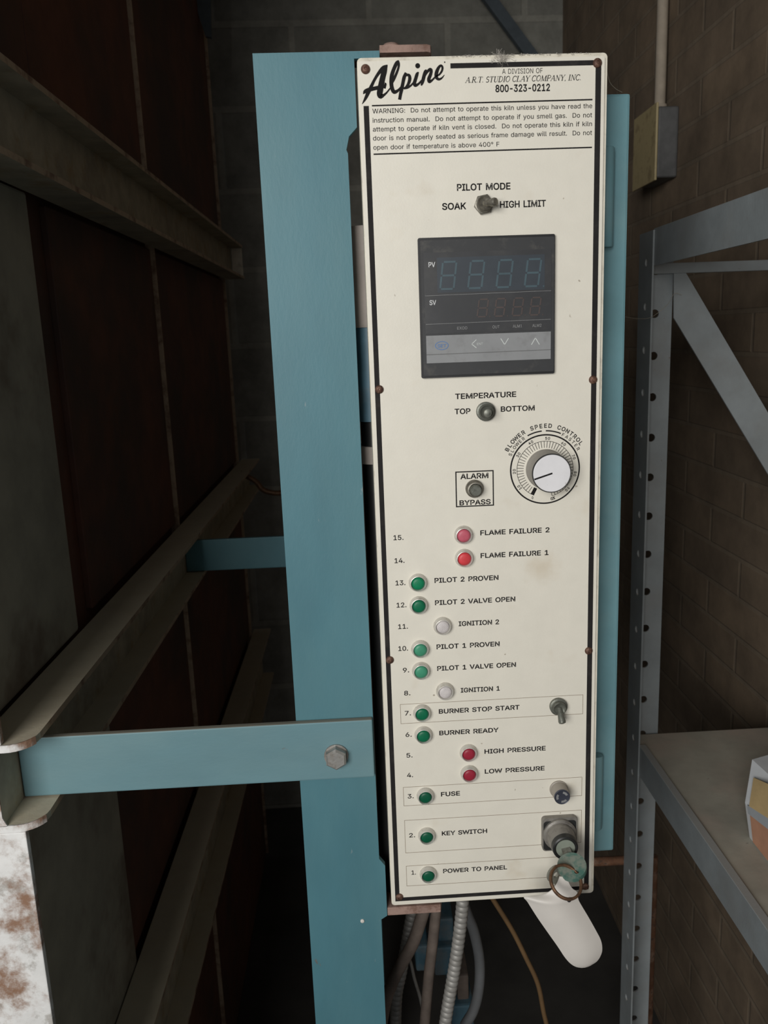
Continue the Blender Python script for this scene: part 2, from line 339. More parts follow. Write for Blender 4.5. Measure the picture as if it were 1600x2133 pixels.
# ---------------------------------------------------------------- kiln on the left
kiln = thing('kiln', (-.62, .65, 0), 'big dark red-brown kiln with rusty channel rails along its side, left of the blue post', 'kiln')
XW0, XW1, XT = -.314, -.2985, -.2700                               # web back, web front, flange tip
def channel(zlo, zhi, y0, y1, t=.0056, r=.020):          # C section open to +x, web at the back
    bm = B()
    box(bm, XW0, XW1, y0, y1, zlo, zhi, .001)
    for za, zb in ((zlo, zlo + t), (zhi - t, zhi)):
        poly = [(XW1 - .001, y0), (XT - r, y0)] + [(XT - r + r * math.sin(a), y0 + r - r * math.cos(a)) for a in [PI / 2 * k / 6 for k in range(1, 7)]] + [(XT, y1), (XW1 - .001, y1)]
        prism(bm, poly, lambda p: Vector((p[0], p[1], za)), lambda p: Vector((p[0], p[1], zb)))
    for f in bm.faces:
        if all(v.co.x > XT - .0004 for v in f.verts): f.material_index = 1          # worn flange tips with their bright highlight painted in
    return bm
Y0, Y1 = -.0150, 1.500
obj('body', box(B(), -.95, -.328, .0, 1.475, .02, 2.40), M['kiln'], kiln)
for y0, y1 in ((.303, .738), (.752, 1.445)):
    for z0, z1 in ((.03, .536), (.672, 1.047), (1.127, 1.561), (1.644, 2.38)):
        obj('side_panel', box(B(), -.329, -.320, y0, y1, z0, z1, .002), M['kiln'], kiln)
for yr in (.742, 1.449):
    bm = B(); box(bm, -.329, -.3145, yr, yr + .005, .03, 2.38, .0008)
    obj('upright_rib', bm, M['ribedge'], kiln, label='thin rib with worn edge and painted highlight')
obj('side_panel', box(B(), -.329, -.320, .0, .300, 1.644, 2.38, .002), M['kiln'], kiln)
obj('stile', box(B(), -.329, -.3155, -.006, .300, .03, 1.049, .003), M['kilngrey'], kiln, label='grey stile')
obj('stile', box(B(), -.329, -.3155, -.006, .240, 1.125, 1.563, .003), M['kilngrey'], kiln, label='grey stile')
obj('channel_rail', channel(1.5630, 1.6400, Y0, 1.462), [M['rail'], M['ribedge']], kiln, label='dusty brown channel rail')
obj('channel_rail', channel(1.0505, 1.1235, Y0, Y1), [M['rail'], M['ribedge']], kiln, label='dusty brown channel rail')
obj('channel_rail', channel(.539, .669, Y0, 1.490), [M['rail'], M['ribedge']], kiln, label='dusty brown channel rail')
obj('end_clip', box(B(), -.2960, -.2715, 1.455, 1.460, 1.5695, 1.633, .001), M['edge'], kiln, label='pale end clip')
for z0, z1, xr in ((0, 1.0500, -.2825), (1.1240, 2.38, -.2915)):
    bm = B(); box(bm, -.38, xr, -.0160, -.0100, z0, z1, .001); box(bm, -.38, -.374, -.0100, .04, z0, z1, .001)
    obj('corner_column', bm, M['whiterust'], kiln, label='flaking white painted column with rust')
bm = B(); r = .020
arc = [(XT - r + r * math.sin(a), Y0 + r - r * math.cos(a)) for a in [PI / 2 * k / 8 for k in range(0, 7)]]
arc2 = [(XT - r + (r + .0012) * math.sin(a), Y0 + r - (r + .0012) * math.cos(a)) for a in [PI / 2 * k / 8 for k in range(0, 7)]]
for za, zb in ((1.0503, 1.0563), (1.1177, 1.1237)):
    prism(bm, [(-.38, Y0)] + arc + arc2[::-1] + [(-.38, Y0 - .0012)], lambda p: Vector((p[0], p[1], za)), lambda p: Vector((p[0], p[1], zb)))
plate_xz(bm, [(-.3145, 1.056), (-.2955, 1.056), (-.2985, 1.063), (-.2990, 1.11), (-.2960, 1.118), (-.3145, 1.118)], Y0 - .0012, Y0)
obj('rail_end', bm, M['whiterust'], kiln, label='white painted cut end of the rail')

# ---------------------------------------------------------------- blue steel frame
frame = thing('steel_frame', (-.04, .05, 0), 'teal blue steel post with a bolted crossbar, beside the control panel', 'frame')
bm = B()
plate_xz(bm, [(-.0722, 0), (-.0090, 0), (-.0090, .9160), (-.0036, .9195), (-.0036, .9690), (-.0085, .9760), (-.0085, 1.5475), (-.0095, 1.550), (-.0072, 1.5590), (-.0012, 1.5650), (-.0012, 1.6100), (.0168, 1.6100), (.0168, 1.6148), (-.0722, 1.6148)], .030, .0355)
box(bm, -.0715, -.0667, .0353, .093, 0, 1.6148, .0008)
obj('post', bm, M['blue'], frame)
bm = B(); box(bm, -.2975, -.0092, .0235, .0297, 1.0577, 1.1095, .0012); box(bm, -.2975, -.0760, .0290, .068, 1.0577, 1.0630, .0012)
cb = obj('crossbar', bm, M['bluebar'], frame)
bm = B(); bp_ = Vector((-.0402, .0235, 1.0795))
lathe(bm, bp_, (0, -1, 0), [(0, .0100), (.0016, .0100), (.0016, .0085)], 24)
lathe(bm, bp_, (0, -1, 0), [(.0016, .0094), (.0075, .0094), (.0092, .0076)], 6, math.radians(30))
obj('hex_bolt', bm, M['zinc'], cb, label='grey hex bolt head')
bm = B(); lathe(bm, at(755, 1918, .030), (0, -1, 0), [(-.0005, .0019), (.0008, .0017), (.0012, .001)], 14)
obj('rivet', bm, M['tag'], frame, True, 'small pale rivet')
bm = B(); box(bm, -.2975, -.0500, .690, .697, 1.0577, 1.1089, .0012); box(bm, -.2975, -.0740, .696, .73, 1.0577, 1.0630, .0012)
obj('crossbar', bm, M['blue'], frame)
bm = B(); box(bm, -.0600, -.0090, .698, .704, 0, 1.6148, .0008); box(bm, -.0595, -.0540, .7035, .765, 0, 1.6148, .0008)
obj('post', bm, M['blue'], frame)
bm = B()
prism(bm, [(.0169, .026), (.050, .026), (.0528, .028), (.0537, .032), (.0537, .058), (-.03, .058), (-.03, .037), (.0169, .037)], lambda p: Vector((p[0], p[1], 1.6122)), lambda p: Vector((p[0], p[1], 1.6170)))
lathe(bm, (.0255, .036, 1.6168), (0, 0, 1), [(0, .0072), (.0016, .0072), (.0036, .0052), (.0042, .003)], 20)
obj('hinge_strap', bm, M['duststrap'], frame, True, 'rusty strap with a domed bolt')
bm = B(); box(bm, -.0034, .0440, .031, .075, .9185, .9265, .001)
obj('lower_bracket', bm, M['duststrap'], frame, label='dusty rusted bracket')

# ---------------------------------------------------------------- control panel
ZT = 1.60
def P(u, v, d=0.0): return Vector((u / 1000, -d / 1000, ZT - v / 1000))
panel = thing('control_panel', (.085, .05, .9516), 'tall cream kiln control panel with dials, lights and warning text on a blue box', 'control panel')
obj('enclosure', box(B(), .030, .2003, .0400, .190, .9630, 1.5858, .002), M['blue_dark'], panel, label='teal blue enclosure')
def hinge(z0, z1):
    bm = B(); lathe(bm, (.1822, .0345, z0), (0, 0, 1), [(0, .0045), (.001, .0053), (z1 - z0 - .001, .0053), (z1 - z0, .0045)], 16)
    box(bm, .165, .1815, .0375, .0405, z0 + .001, z1 - .001)
    return bm
obj('hinge', hinge(1.4775, 1.5480), M['blue_dark'], panel, True, 'teal blue hinge knuckle')
obj('hinge', hinge(.9900, 1.0600), M['blue_dark'], panel, True, 'teal blue hinge knuckle')
bm = B(); plate_xz(bm, rrect(.0003, .1712, ZT - .6484, ZT + .0016, .0030), .0012, .0410)
obj('box_flange', bm, M['edge'], panel, label='cream box edge, dusty along its top')
bm = B(); plate_xz(bm, rrect(.0008, .1690, ZT - .6470, ZT - .0010, .0016), -.0004, .0020)
face = obj('face_plate', bm, M['plate'], panel)

INK_Y = -.00055
def flat_poly(bm, pts, y=INK_Y, th=.0003):
    return prism(bm, pts, lambda p: Vector((p[0] / 1000, y, ZT - p[1] / 1000)), lambda p: Vector((p[0] / 1000, y + th, ZT - p[1] / 1000)))
def rect(bm, u0, u1, v0, v1, y=INK_Y, th=.0003): return flat_poly(bm, [(u0, v0), (u1, v0), (u1, v1), (u0, v1)], y, th)
def line(bm, a, b, w, y=INK_Y):
    dx, dy = b[0] - a[0], b[1] - a[1]; L = math.hypot(dx, dy); nx, ny = -dy / L * w / 2, dx / L * w / 2
    return flat_poly(bm, [(a[0] + nx, a[1] + ny), (b[0] + nx, b[1] + ny), (b[0] - nx, b[1] - ny), (a[0] - nx, a[1] - ny)], y)
def outline(bm, u0, u1, v0, v1, w, y=INK_Y):
    rect(bm, u0, u1, v0, v0 + w, y); rect(bm, u0, u1, v1 - w, v1, y); rect(bm, u0, u0 + w, v0 + w, v1 - w, y); rect(bm, u1 - w, u1, v0 + w, v1 - w, y)
def ring2d(bm, u, v, r0, r1, a0=0, a1=360, n=96, y=INK_Y):
    full = abs(a1 - a0) >= 360
    A = [math.radians(a0 + (a1 - a0) * k / n) for k in range(n + (0 if full else 1))]
    o = [bm.verts.new(P(u + r1 * math.cos(a), v - r1 * math.sin(a), -y * 1000)) for a in A]
    i = [bm.verts.new(P(u + r0 * math.cos(a), v - r0 * math.sin(a), -y * 1000)) for a in A]
    for k in range(len(A) if full else len(A) - 1):
        j = (k + 1) % len(A); bm.faces.new((o[k], o[j], i[j], i[k]))
def stroke(bm, pts, y=INK_Y, per=6):          # brush stroke: (u, v, width), smoothed
    P3 = smooth_path([(a, b, c) for a, b, c in pts], per); L = []
    for i, p in enumerate(P3):
        q = P3[min(i + 1, len(P3) - 1)] - P3[max(i - 1, 0)]; n = Vector((-q.y, q.x, 0)).normalized() * max(.05, p.z) / 2
        L.append((Vector((p.x, p.y, 0)) + n, Vector((p.x, p.y, 0)) - n))
    vs = [(bm.verts.new(P(a.x, a.y, -y * 1000)), bm.verts.new(P(b.x, b.y, -y * 1000))) for a, b in L]
    for a, b in zip(vs, vs[1:]): bm.faces.new((a[0], b[0], b[1], a[1]))
def disc(bm, u, v, r, y=INK_Y, n=20, ru=None):
    bm.faces.new([bm.verts.new(P(u + (ru or r) * math.cos(2 * PI * k / n), v + r * math.sin(2 * PI * k / n), -y * 1000)) for k in range(n)])

# letter outlines of a plain grotesque: advance, then closed contours, 500 units to the em
GL = {
'-': '227|168,122 168,94 57,94 57,122',
'.': '94|48,-2 39,-1 31,4 26,12 25,20 26,29 31,37 39,42 48,43 56,42 64,37 69,29 71,20 69,12 64,4 56,-1',
'0': '227|113,-3 95,-2 79,3 65,12 53,24 42,39 34,57 29,77 25,101 24,127 25,153 29,177 35,197 43,215 53,230 65,242 79,251 95,256 113,258 131,256 147,251 161,242 174,230 184,215 192,197 198,177 201,153 203,127 201,101 198,77 192,57 184,39 174,24 162,12 147,3 131,-2|113,25 125,26 136,30 145,37 153,46 160,58 165,72 169,88 171,107 172,127 171,148 169,166 165,182 160,197 153,208 145,218 136,224 125,228 113,230 101,228 91,224 82,218 73,208 67,197 62,182 58,166 55,148 55,127 55,107 58,88 62,72 67,58 73,46 82,37 91,30 101,26',
'1': '227|38,0 38,27 195,27 195,0|138,254 138,0 106,0 106,224 105,224 43,179 43,213 99,254',
'2': '227|32,0 32,24 117,114 141,141 149,153 155,163 159,174 160,186 159,198 154,209 146,218 137,224 125,228 112,230 98,228 86,224 77,216 69,207 65,195 64,181 33,181 34,196 37,209 43,221 51,232 60,241 72,248 84,253 98,257 112,258 127,257 141,254 153,248 164,241 173,233 181,223 186,211 189,199 191,186 189,172 185,159 181,150 175,140 168,129 133,90 76,30 76,28 195,28 195,0',
'3': '227|109,-3 94,-2 80,0 66,5 54,11 44,19 35,29 28,40 24,52 22,66 55,66 57,54 63,44 72,35 83,30 95,26 109,25 124,26 138,30 149,37 157,46 163,58 165,72 163,86 158,98 150,109 137,117 127,121 115,123 101,124 78,124 78,150 144,224 144,226 35,226 35,254 186,254 186,230 106,139 106,144 124,145 140,143 154,138 167,131 177,122 185,111 192,99 195,86 196,72 195,58 191,45 185,33 177,22 166,13 154,6 141,1 125,-2',
'4': '227|20,53 20,79 123,254 155,254 54,83 54,81 207,81 207,53|141,0 141,61 141,73 141,159 171,159 171,0',
'5': '227|111,-3 96,-2 82,1 70,6 59,12 49,20 41,30 35,41 32,53 30,65 61,65 64,54 69,44 77,36 87,30 98,26 111,25 125,27 138,32 149,41 157,52 162,66 164,81 163,92 161,101 157,111 148,122 137,131 124,137 109,138 96,137 84,134 73,129 64,123 34,126 48,254 183,254 183,226 75,226 67,151 68,151 77,157 89,162 101,166 115,167 126,166 137,164 147,160 156,156 165,150 172,143 179,134 185,125 189,116 193,105 195,94 195,82 194,66 191,51 184,38 176,26 166,16 154,8 141,1 126,-2',
'6': '227|113,-3 98,-2 84,1 71,7 60,15 50,25 42,37 36,51 33,65 32,81 33,93 35,106 40,119 47,134 56,151 69,170 126,254 161,254 75,131 73,131 77,137 83,144 90,149 98,153 107,156 117,157 132,156 146,153 158,147 169,140 178,131 185,120 190,107 193,94 194,79 193,63 190,49 184,36 176,25 166,15 155,7 142,1 128,-2|113,24 127,26 139,31 149,40 157,51 162,64 164,79 162,94 157,107 149,118 139,126 127,131 113,133 99,131 87,126 77,118 69,107 64,94 62,79 64,64 69,51 77,40 87,31 99,26',
'7': '227|48,0 162,224 162,226 31,226 31,254 195,254 195,224 82,0',
'8': '227|113,-3 97,-2 82,1 68,6 56,13 45,21 37,31 31,42 27,54 26,68 27,78 29,88 33,98 40,110 51,121 63,128 76,132 76,133 65,138 55,145 46,154 40,165 36,177 35,190 36,203 40,214 45,225 53,234 62,242 73,249 85,254 99,257 113,258 128,257 141,254 153,249 164,242 173,234 181,225 186,214 190,203 191,190 190,177 186,165 180,154 171,145 162,138 150,133 150,132 164,128 176,121 186,110 194,98 197,88 200,78 200,68 199,54 195,42 189,31 181,21 171,13 158,6 145,1 130,-2|113,25 129,26 142,30 153,37 161,46 167,57 168,69 167,83 161,94 153,104 141,111 128,116 113,118 98,116 85,111 73,104 65,94 59,83 58,69 59,57 64,46 73,37 84,30 92,27 102,25|113,145 126,146 137,150 146,157 154,165 158,176 160,188 158,200 154,210 147,218 138,225 126,229 113,230 100,229 89,225 79,218 72,210 68,200 66,188 68,176 72,165 79,157 89,150 100,146',
'9': '227|113,258 128,257 142,253 155,247 166,239 176,229 184,217 190,204 193,189 194,173 194,161 191,148 186,135 180,120 170,103 158,84 100,0 65,0 151,124 154,124 149,117 144,111 137,105 128,101 119,98 109,97 94,98 81,102 69,107 58,114 49,124 41,134 36,147 33,161 32,176 33,191 36,205 42,218 50,230 60,239 71,247 84,253 98,257|113,230 99,228 87,223 77,215 69,204 64,191 63,176 64,161 69,148 77,137 87,129 99,123 113,122 127,123 139,129 149,137 157,147 162,160 164,175 162,190 157,204 150,215 139,223 127,228',
':': '94|48,-2 39,-1 31,4 26,12 25,20 26,29 31,37 39,42 48,43 56,42 64,37 69,29 71,20 69,12 64,4 56,-1|48,135 39,137 31,142 26,149 25,158 26,167 31,174 39,179 48,181 56,179 64,174 69,167 71,158 69,149 64,142 56,137',
'A': '240|8,0 101,254 138,254 231,0 198,0 144,151 132,186 116,239 123,239 106,185 95,151 43,0|55,71 55,99 185,99 185,71',
'B': '228|30,0 30,254 121,254 137,253 152,250 164,245 175,239 184,230 190,221 195,210 198,199 199,187 198,172 193,160 187,150 178,143 168,137 157,133 157,131 170,129 182,123 192,114 201,102 205,92 208,81 209,68 208,56 205,44 200,33 193,24 184,16 172,9 158,4 142,1 123,0|62,29 122,29 140,30 154,34 165,40 172,48 176,58 178,68 176,81 171,92 163,102 153,109 140,114 124,115 62,115|62,143 119,143 132,144 144,148 154,155 162,163 166,174 168,186 167,197 163,206 156,214 147,221 135,225 120,226 62,226',
'C': '255|134,-3 113,-2 93,4 75,12 59,25 46,40 35,58 27,78 22,101 20,127 22,153 27,176 35,197 46,215 59,230 75,242 93,251 113,256 134,258 146,257 158,255 170,252 181,248 191,242 201,236 210,228 217,219 224,209 229,198 234,187 236,174 204,174 200,186 195,197 187,206 179,214 169,220 158,224 146,227 134,228 119,227 105,223 92,216 80,207 71,196 62,182 57,166 53,148 52,127 53,107 57,88 63,72 71,59 80,47 92,38 105,32 119,28 134,26 146,27 158,30 169,34 179,40 187,48 195,57 200,68 204,80 236,80 234,68 229,56 224,45 217,36 210,27 201,19 192,12 181,7 170,2 159,-1 146,-3',
'D': '251|109,0 48,0 48,29 107,29 127,30 144,34 159,40 171,49 182,61 189,75 195,90 198,108 200,128 198,147 195,165 190,180 182,194 172,205 160,214 145,221 129,225 110,226 47,226 47,254 113,254 136,253 157,248 176,239 192,228 206,213 217,196 225,175 229,153 231,128 229,102 224,80 217,59 206,42 192,27 175,15 156,7 134,2|62,254 62,0 30,0 30,254',
'E': '209|30,0 30,254 186,254 186,226 62,226 62,143 178,143 178,114 62,114 62,29 188,29 188,0',
'F': '205|30,0 30,254 185,254 185,226 62,226 62,139 173,139 173,111 62,111 62,0',
'G': '260|134,-3 113,-2 93,4 75,13 59,25 45,40 35,58 27,78 22,102 20,127 22,153 27,176 35,197 45,215 59,230 74,242 92,251 112,256 132,258 146,257 158,255 170,252 181,247 192,242 202,235 210,227 218,218 225,208 230,198 234,186 237,174 204,174 199,186 194,197 186,206 178,213 168,220 158,224 146,227 133,228 118,227 104,223 92,216 80,207 70,196 62,182 57,166 53,148 52,127 53,107 57,88 63,72 71,59 81,47 92,38 105,32 119,28 134,26 148,27 161,31 172,36 183,43 191,51 198,62 203,74 206,87 207,101 217,100 141,100 141,128 239,128 239,100 237,80 233,62 225,45 215,31 203,19 188,9 172,2 154,-2',
'H': '258|30,0 30,254 62,254 62,144 196,144 196,254 228,254 228,0 196,0 196,116 62,116 62,0',
'I': '150|16,0 16,29 59,29 59,226 16,226 16,254 135,254 135,226 91,226 91,29 135,29 135,0',
'K': '233|52,73 52,108 70,131 87,152 106,172 182,254 224,254 116,138 114,138|30,0 30,254 62,254 62,167 62,112 62,97 62,0|186,0 94,130 114,155 224,0',
'L': '196|30,0 30,254 62,254 62,29 181,29 181,0',
'M': '314|30,0 30,254 76,254 139,94 144,79 150,61 156,42 161,24 154,24 159,41 165,61 171,79 176,94 238,254 284,254 284,0 252,0 252,145 252,163 253,184 253,207 253,229 256,229 249,205 241,181 234,161 228,145 171,0 143,0 85,145 80,160 72,181 65,204 56,229 59,229 60,208 60,186 61,164 61,145 61,0',
'N': '262|30,0 30,254 68,254 172,91 181,75 194,53 207,27 202,27 200,54 200,79 199,97 199,254 232,254 232,0 193,0 101,145 89,165 74,191 54,226 60,227 61,192 62,164 62,145 62,0',
'O': '267|133,-3 112,-2 93,4 75,12 59,25 46,40 35,58 27,78 22,101 20,127 22,153 27,176 35,197 46,215 59,230 75,242 93,251 112,256 133,258 155,256 174,251 192,242 208,230 221,215 232,197 240,176 245,153 247,127 245,101 240,78 232,58 221,40 208,25 192,12 174,4 155,-2|133,26 148,28 162,32 175,38 186,47 196,58 204,72 210,88 214,106 215,127 214,148 210,166 204,182 196,196 186,207 175,216 162,223 148,227 133,228 119,227 105,223 92,216 81,207 71,196 63,182 57,166 53,148 52,127 53,106 57,88 63,72 71,58 81,47 92,38 105,32 119,28',
'P': '222|30,0 30,254 118,254 136,253 152,250 166,244 178,236 187,226 195,215 200,202 203,189 204,174 203,159 200,145 195,133 187,121 178,112 166,104 152,98 136,94 118,93 55,93 55,121 116,121 129,122 139,124 149,128 159,136 167,147 171,160 172,174 171,188 167,201 159,211 148,219 139,223 129,225 116,226 62,226 62,0',
'R': '224|30,0 30,254 118,254 136,253 153,250 167,244 178,237 188,227 195,217 200,204 204,191 205,176 204,161 200,148 195,136 188,125 178,116 166,109 152,103 136,100 118,99 48,99 48,128 117,128 129,128 140,130 149,133 160,141 167,150 171,162 173,176 171,190 167,202 159,212 149,220 140,223 129,225 116,226 62,226 62,0|177,0 115,115 151,115 214,0',
'S': '223|112,-4 94,-3 78,0 64,5 51,11 41,20 32,30 25,42 21,54 19,68 52,68 55,55 62,44 71,35 83,29 97,26 112,25 123,25 133,27 143,30 155,37 165,46 171,57 173,70 171,81 166,89 158,96 148,102 122,111 92,120 72,126 56,135 43,145 34,156 28,170 26,186 27,200 31,213 37,224 46,234 57,242 69,249 83,254 97,257 114,258 130,257 145,254 158,249 170,242 180,234 189,224 195,213 199,202 200,189 169,189 166,201 160,211 151,219 140,225 127,228 112,229 97,228 84,224 73,218 64,209 59,199 58,188 60,176 65,167 74,160 85,154 106,147 132,140 156,132 168,126 179,119 189,110 197,99 201,90 203,80 204,69 203,56 199,43 193,32 185,21 174,13 162,5 147,0 130,-3',
'T': '224|16,226 16,254 208,254 208,226 128,226 128,0 96,0 96,226',
'U': '259|129,-4 110,-3 93,1 77,8 63,17 52,27 42,40 36,54 31,70 30,87 30,254 62,254 62,89 63,77 66,66 70,57 77,48 84,40 94,34 104,29 116,27 129,26 143,27 155,29 165,34 175,40 182,48 188,57 193,66 195,77 196,89 196,254 229,254 229,87 227,70 223,54 216,40 207,27 195,17 182,8 166,1 149,-3',
'V': '240|102,0 8,254 42,254 96,103 108,69 124,15 117,15 133,69 145,103 197,254 231,254 139,0',
'W': '343|78,0 8,254 41,254 82,98 88,73 93,47 98,20 95,20 100,47 106,73 112,98 153,254 190,254 231,98 237,73 243,47 249,20 244,20 249,47 255,73 261,98 302,254 335,254 265,0 228,0 184,161 176,196 168,237 175,237 167,197 159,161 115,0',
'X': '237|9,0 109,142 109,118 15,254 52,254 89,200 102,181 112,164 122,146 116,146 126,164 136,181 149,200 187,254 223,254 129,119 129,143 228,0 191,0 146,65 134,83 125,98 115,116 122,116 113,98 103,83 91,65 46,0',
'Y': '236|102,0 102,104 8,254 46,254 96,172 111,146 125,115 112,115 126,146 140,172 191,254 228,254 134,104 134,0',
'a': '195|80,-4 68,-4 57,-1 47,2 38,8 30,14 24,22 19,32 16,42 15,54 17,69 22,80 29,90 39,97 50,102 63,105 89,110 117,113 126,115 133,117 136,121 138,127 138,128 137,139 133,148 128,156 120,161 110,164 98,165 85,164 75,161 66,156 59,150 54,144 50,137 20,146 26,156 32,165 39,173 48,179 57,184 66,188 77,190 87,192 97,192 119,190 131,186 143,180 153,172 161,160 165,150 168,139 168,126 168,0 138,0 138,26 136,26 126,12 118,6 108,1 95,-3|85,23 101,24 114,29 124,37 132,47 136,57 138,69 138,95 130,91 116,88 100,86 88,84 67,79 58,75 52,70 47,62 46,52 47,43 51,36 57,30 65,26 74,24',
'b': '212|115,-4 99,-3 86,2 76,8 69,16 59,29 56,29 56,0 26,0 26,254 57,254 57,160 59,160 69,173 76,180 86,186 98,191 115,192 130,191 144,187 156,180 168,171 177,160 185,146 191,131 194,113 195,94 194,75 191,58 185,42 177,29 168,17 157,8 144,1 130,-3|110,23 121,24 131,28 140,33 147,40 153,48 158,58 161,70 163,82 164,95 163,108 161,120 158,131 153,140 147,149 140,156 131,161 121,164 110,165 99,164 89,161 81,156 73,149 67,141 62,131 59,120 57,108 56,95 57,81 59,69 63,58 67,48 73,39 81,32 89,27 99,24',
'c': '198|104,-4 87,-3 72,1 58,8 46,17 36,29 28,43 22,58 18,75 17,94 18,113 22,130 28,146 36,159 46,171 58,180 72,187 87,191 104,192 117,191 130,189 142,184 153,178 162,170 170,161 176,150 181,138 151,131 145,145 135,155 121,162 104,165 92,164 81,161 73,155 65,148 59,139 54,129 51,118 49,106 48,94 49,81 51,70 54,59 59,49 65,40 73,33 81,28 92,24 104,23 121,26 135,33 146,44 152,59 181,51 177,39 171,28 163,19 153,11 142,4 130,0 117,-3',
'd': '212|98,-4 82,-3 68,1 56,8 44,17 35,29 27,42 22,58 18,75 17,94 18,113 22,131 27,146 35,160 45,171 56,180 69,187 83,191 98,192 114,191 126,186 136,180 144,173 153,160 155,160 155,254 186,254 186,0 156,0 156,29 153,29 143,16 136,8 126,2 114,-3|102,23 113,24 123,27 132,32 139,39 145,48 150,58 153,69 155,81 156,95 155,108 153,120 150,131 145,141 139,149 132,156 123,161 113,164 102,165 91,164 81,161 72,156 65,149 59,140 54,131 51,120 49,108 48,95 49,82 51,70 54,58 59,48 65,40 73,33 81,28 91,24',
'e': '202|106,-4 88,-3 73,1 58,8 46,17 36,29 28,42 22,58 18,75 17,93 18,112 22,129 28,145 36,159 46,170 58,180 71,187 86,191 103,192 113,192 123,190 133,187 142,183 151,177 160,170 167,162 173,152 179,141 182,128 185,113 186,97 186,85 37,85 37,110 169,110 155,101 154,113 152,124 149,134 141,147 131,157 118,163 103,165 92,164 82,161 73,157 62,147 54,135 50,121 48,105 48,89 49,75 51,64 55,53 61,44 67,37 76,31 85,26 95,24 106,23 117,24 127,26 135,31 143,36 149,44 153,53 182,45 177,32 168,20 160,13 151,7 141,2 130,-1 119,-3',
'f': '127|114,190 114,164 3,164 3,190|40,0 40,216 42,231 48,243 57,252 68,259 80,264 94,265 111,263 121,260 114,234 107,236 97,237 85,235 77,230 72,221 71,209 71,0',
'g': '213|103,-75 90,-75 78,-73 67,-70 53,-63 41,-55 32,-45 25,-35 51,-20 61,-33 68,-39 77,-44 89,-48 103,-49 118,-47 130,-44 141,-38 149,-29 154,-17 156,-3 156,34 153,34 143,21 136,14 126,8 114,4 97,2 83,4 69,7 56,13 45,22 35,32 28,45 22,60 18,77 17,96 18,114 22,131 27,147 35,160 45,171 56,180 69,187 83,191 98,192 114,191 127,186 137,180 144,173 154,159 157,159 157,190 186,190 186,-4 185,-20 181,-33 175,-45 167,-54 157,-62 145,-68 132,-72 118,-74|102,30 113,30 123,33 132,38 142,47 150,61 153,71 156,83 156,96 156,109 153,121 150,132 145,141 139,150 132,156 123,161 114,164 102,165 91,164 81,161 73,156 65,149 59,141 54,131 51,120 49,109 48,96 49,84 51,72 54,61 62,48 73,38 81,33 91,30',
'h': '205|57,113 57,0 26,0 26,254 57,254 57,144 51,144 58,159 66,172 76,181 87,187 100,191 114,192 126,191 137,189 148,184 157,178 164,170 170,160 175,149 178,135 179,120 179,0 148,0 148,118 147,131 143,143 136,152 128,159 117,163 105,165 92,163 80,159 71,151 63,141 58,129',
'i': '83|26,0 26,190 57,190 57,0|42,221 34,223 27,227 22,234 21,242 22,249 27,256 34,260 42,262 50,260 57,256 62,249 63,242 62,234 57,227 50,223',
'k': '190|55,68 55,106 60,106 142,190 180,190 92,100 89,100|26,0 26,254 57,254 57,0|147,0 74,93 96,114 186,0',
'l': '95|70,-1 56,0 45,4 37,10 31,19 27,29 26,42 26,254 57,254 57,49 58,38 60,31 65,27 73,26 80,26 85,27 90,1 81,0',
'm': '305|26,0 26,190 56,190 56,148 54,148 59,162 66,173 75,182 86,188 98,192 110,193 123,192 134,187 144,180 151,171 157,160 160,147 156,147 161,160 169,172 178,181 190,187 204,192 218,193 229,192 239,190 249,186 257,180 264,173 270,164 275,154 278,141 278,128 278,0 248,0 248,127 247,139 243,149 236,156 224,163 209,165 197,164 187,160 179,153 173,145 169,135 168,124 168,0 137,0 137,130 134,144 126,156 115,163 100,165 89,164 79,160 70,154 63,145 58,133 57,119 57,0',
'n': '205|57,113 57,0 26,0 26,190 56,190 56,144 51,144 58,159 66,172 76,181 87,187 100,191 114,192 126,191 137,189 147,184 156,178 164,170 170,160 175,149 178,135 179,120 179,0 148,0 148,118 147,131 143,143 136,152 128,159 117,163 105,165 92,163 80,159 71,151 63,141 58,129',
'o': '208|104,-4 87,-3 72,1 58,8 46,17 36,29 28,43 22,58 18,75 17,94 18,113 22,130 28,146 36,159 46,171 58,180 72,187 87,191 104,192 120,191 136,187 149,180 161,171 171,159 180,146 186,130 189,113 191,94 189,75 186,58 180,43 171,29 161,17 149,8 136,1 120,-3|104,23 116,24 126,28 135,33 143,40 149,49 154,59 157,70 159,81 160,94 159,106 157,118 154,129 149,139 143,148 135,155 126,161 116,164 104,165 92,164 81,161 73,155 65,148 59,139 54,129 51,118 49,106 48,94 49,81 51,70 54,59 59,49 65,40 73,33 81,28 92,24',
'p': '212|26,-71 26,190 56,190 56,160 59,160 69,173 76,180 86,186 98,191 115,192 130,191 144,187 156,180 168,171 177,160 185,146 191,131 194,113 195,94 194,75 191,58 185,42 177,29 168,17 157,8 144,1 130,-3 115,-4 99,-3 86,2 76,8 69,16 59,29 57,29 57,-71|110,23 121,24 131,28 140,33 147,40 153,48 158,58 161,70 163,82 164,95 163,108 161,120 158,131 153,140 147,149 140,156 131,161 121,164 110,165 99,164 89,161 81,156 73,149 67,141 62,131 59,120 57,108 56,95 57,81 59,69 63,58 67,48 73,39 81,32 89,27 99,24',
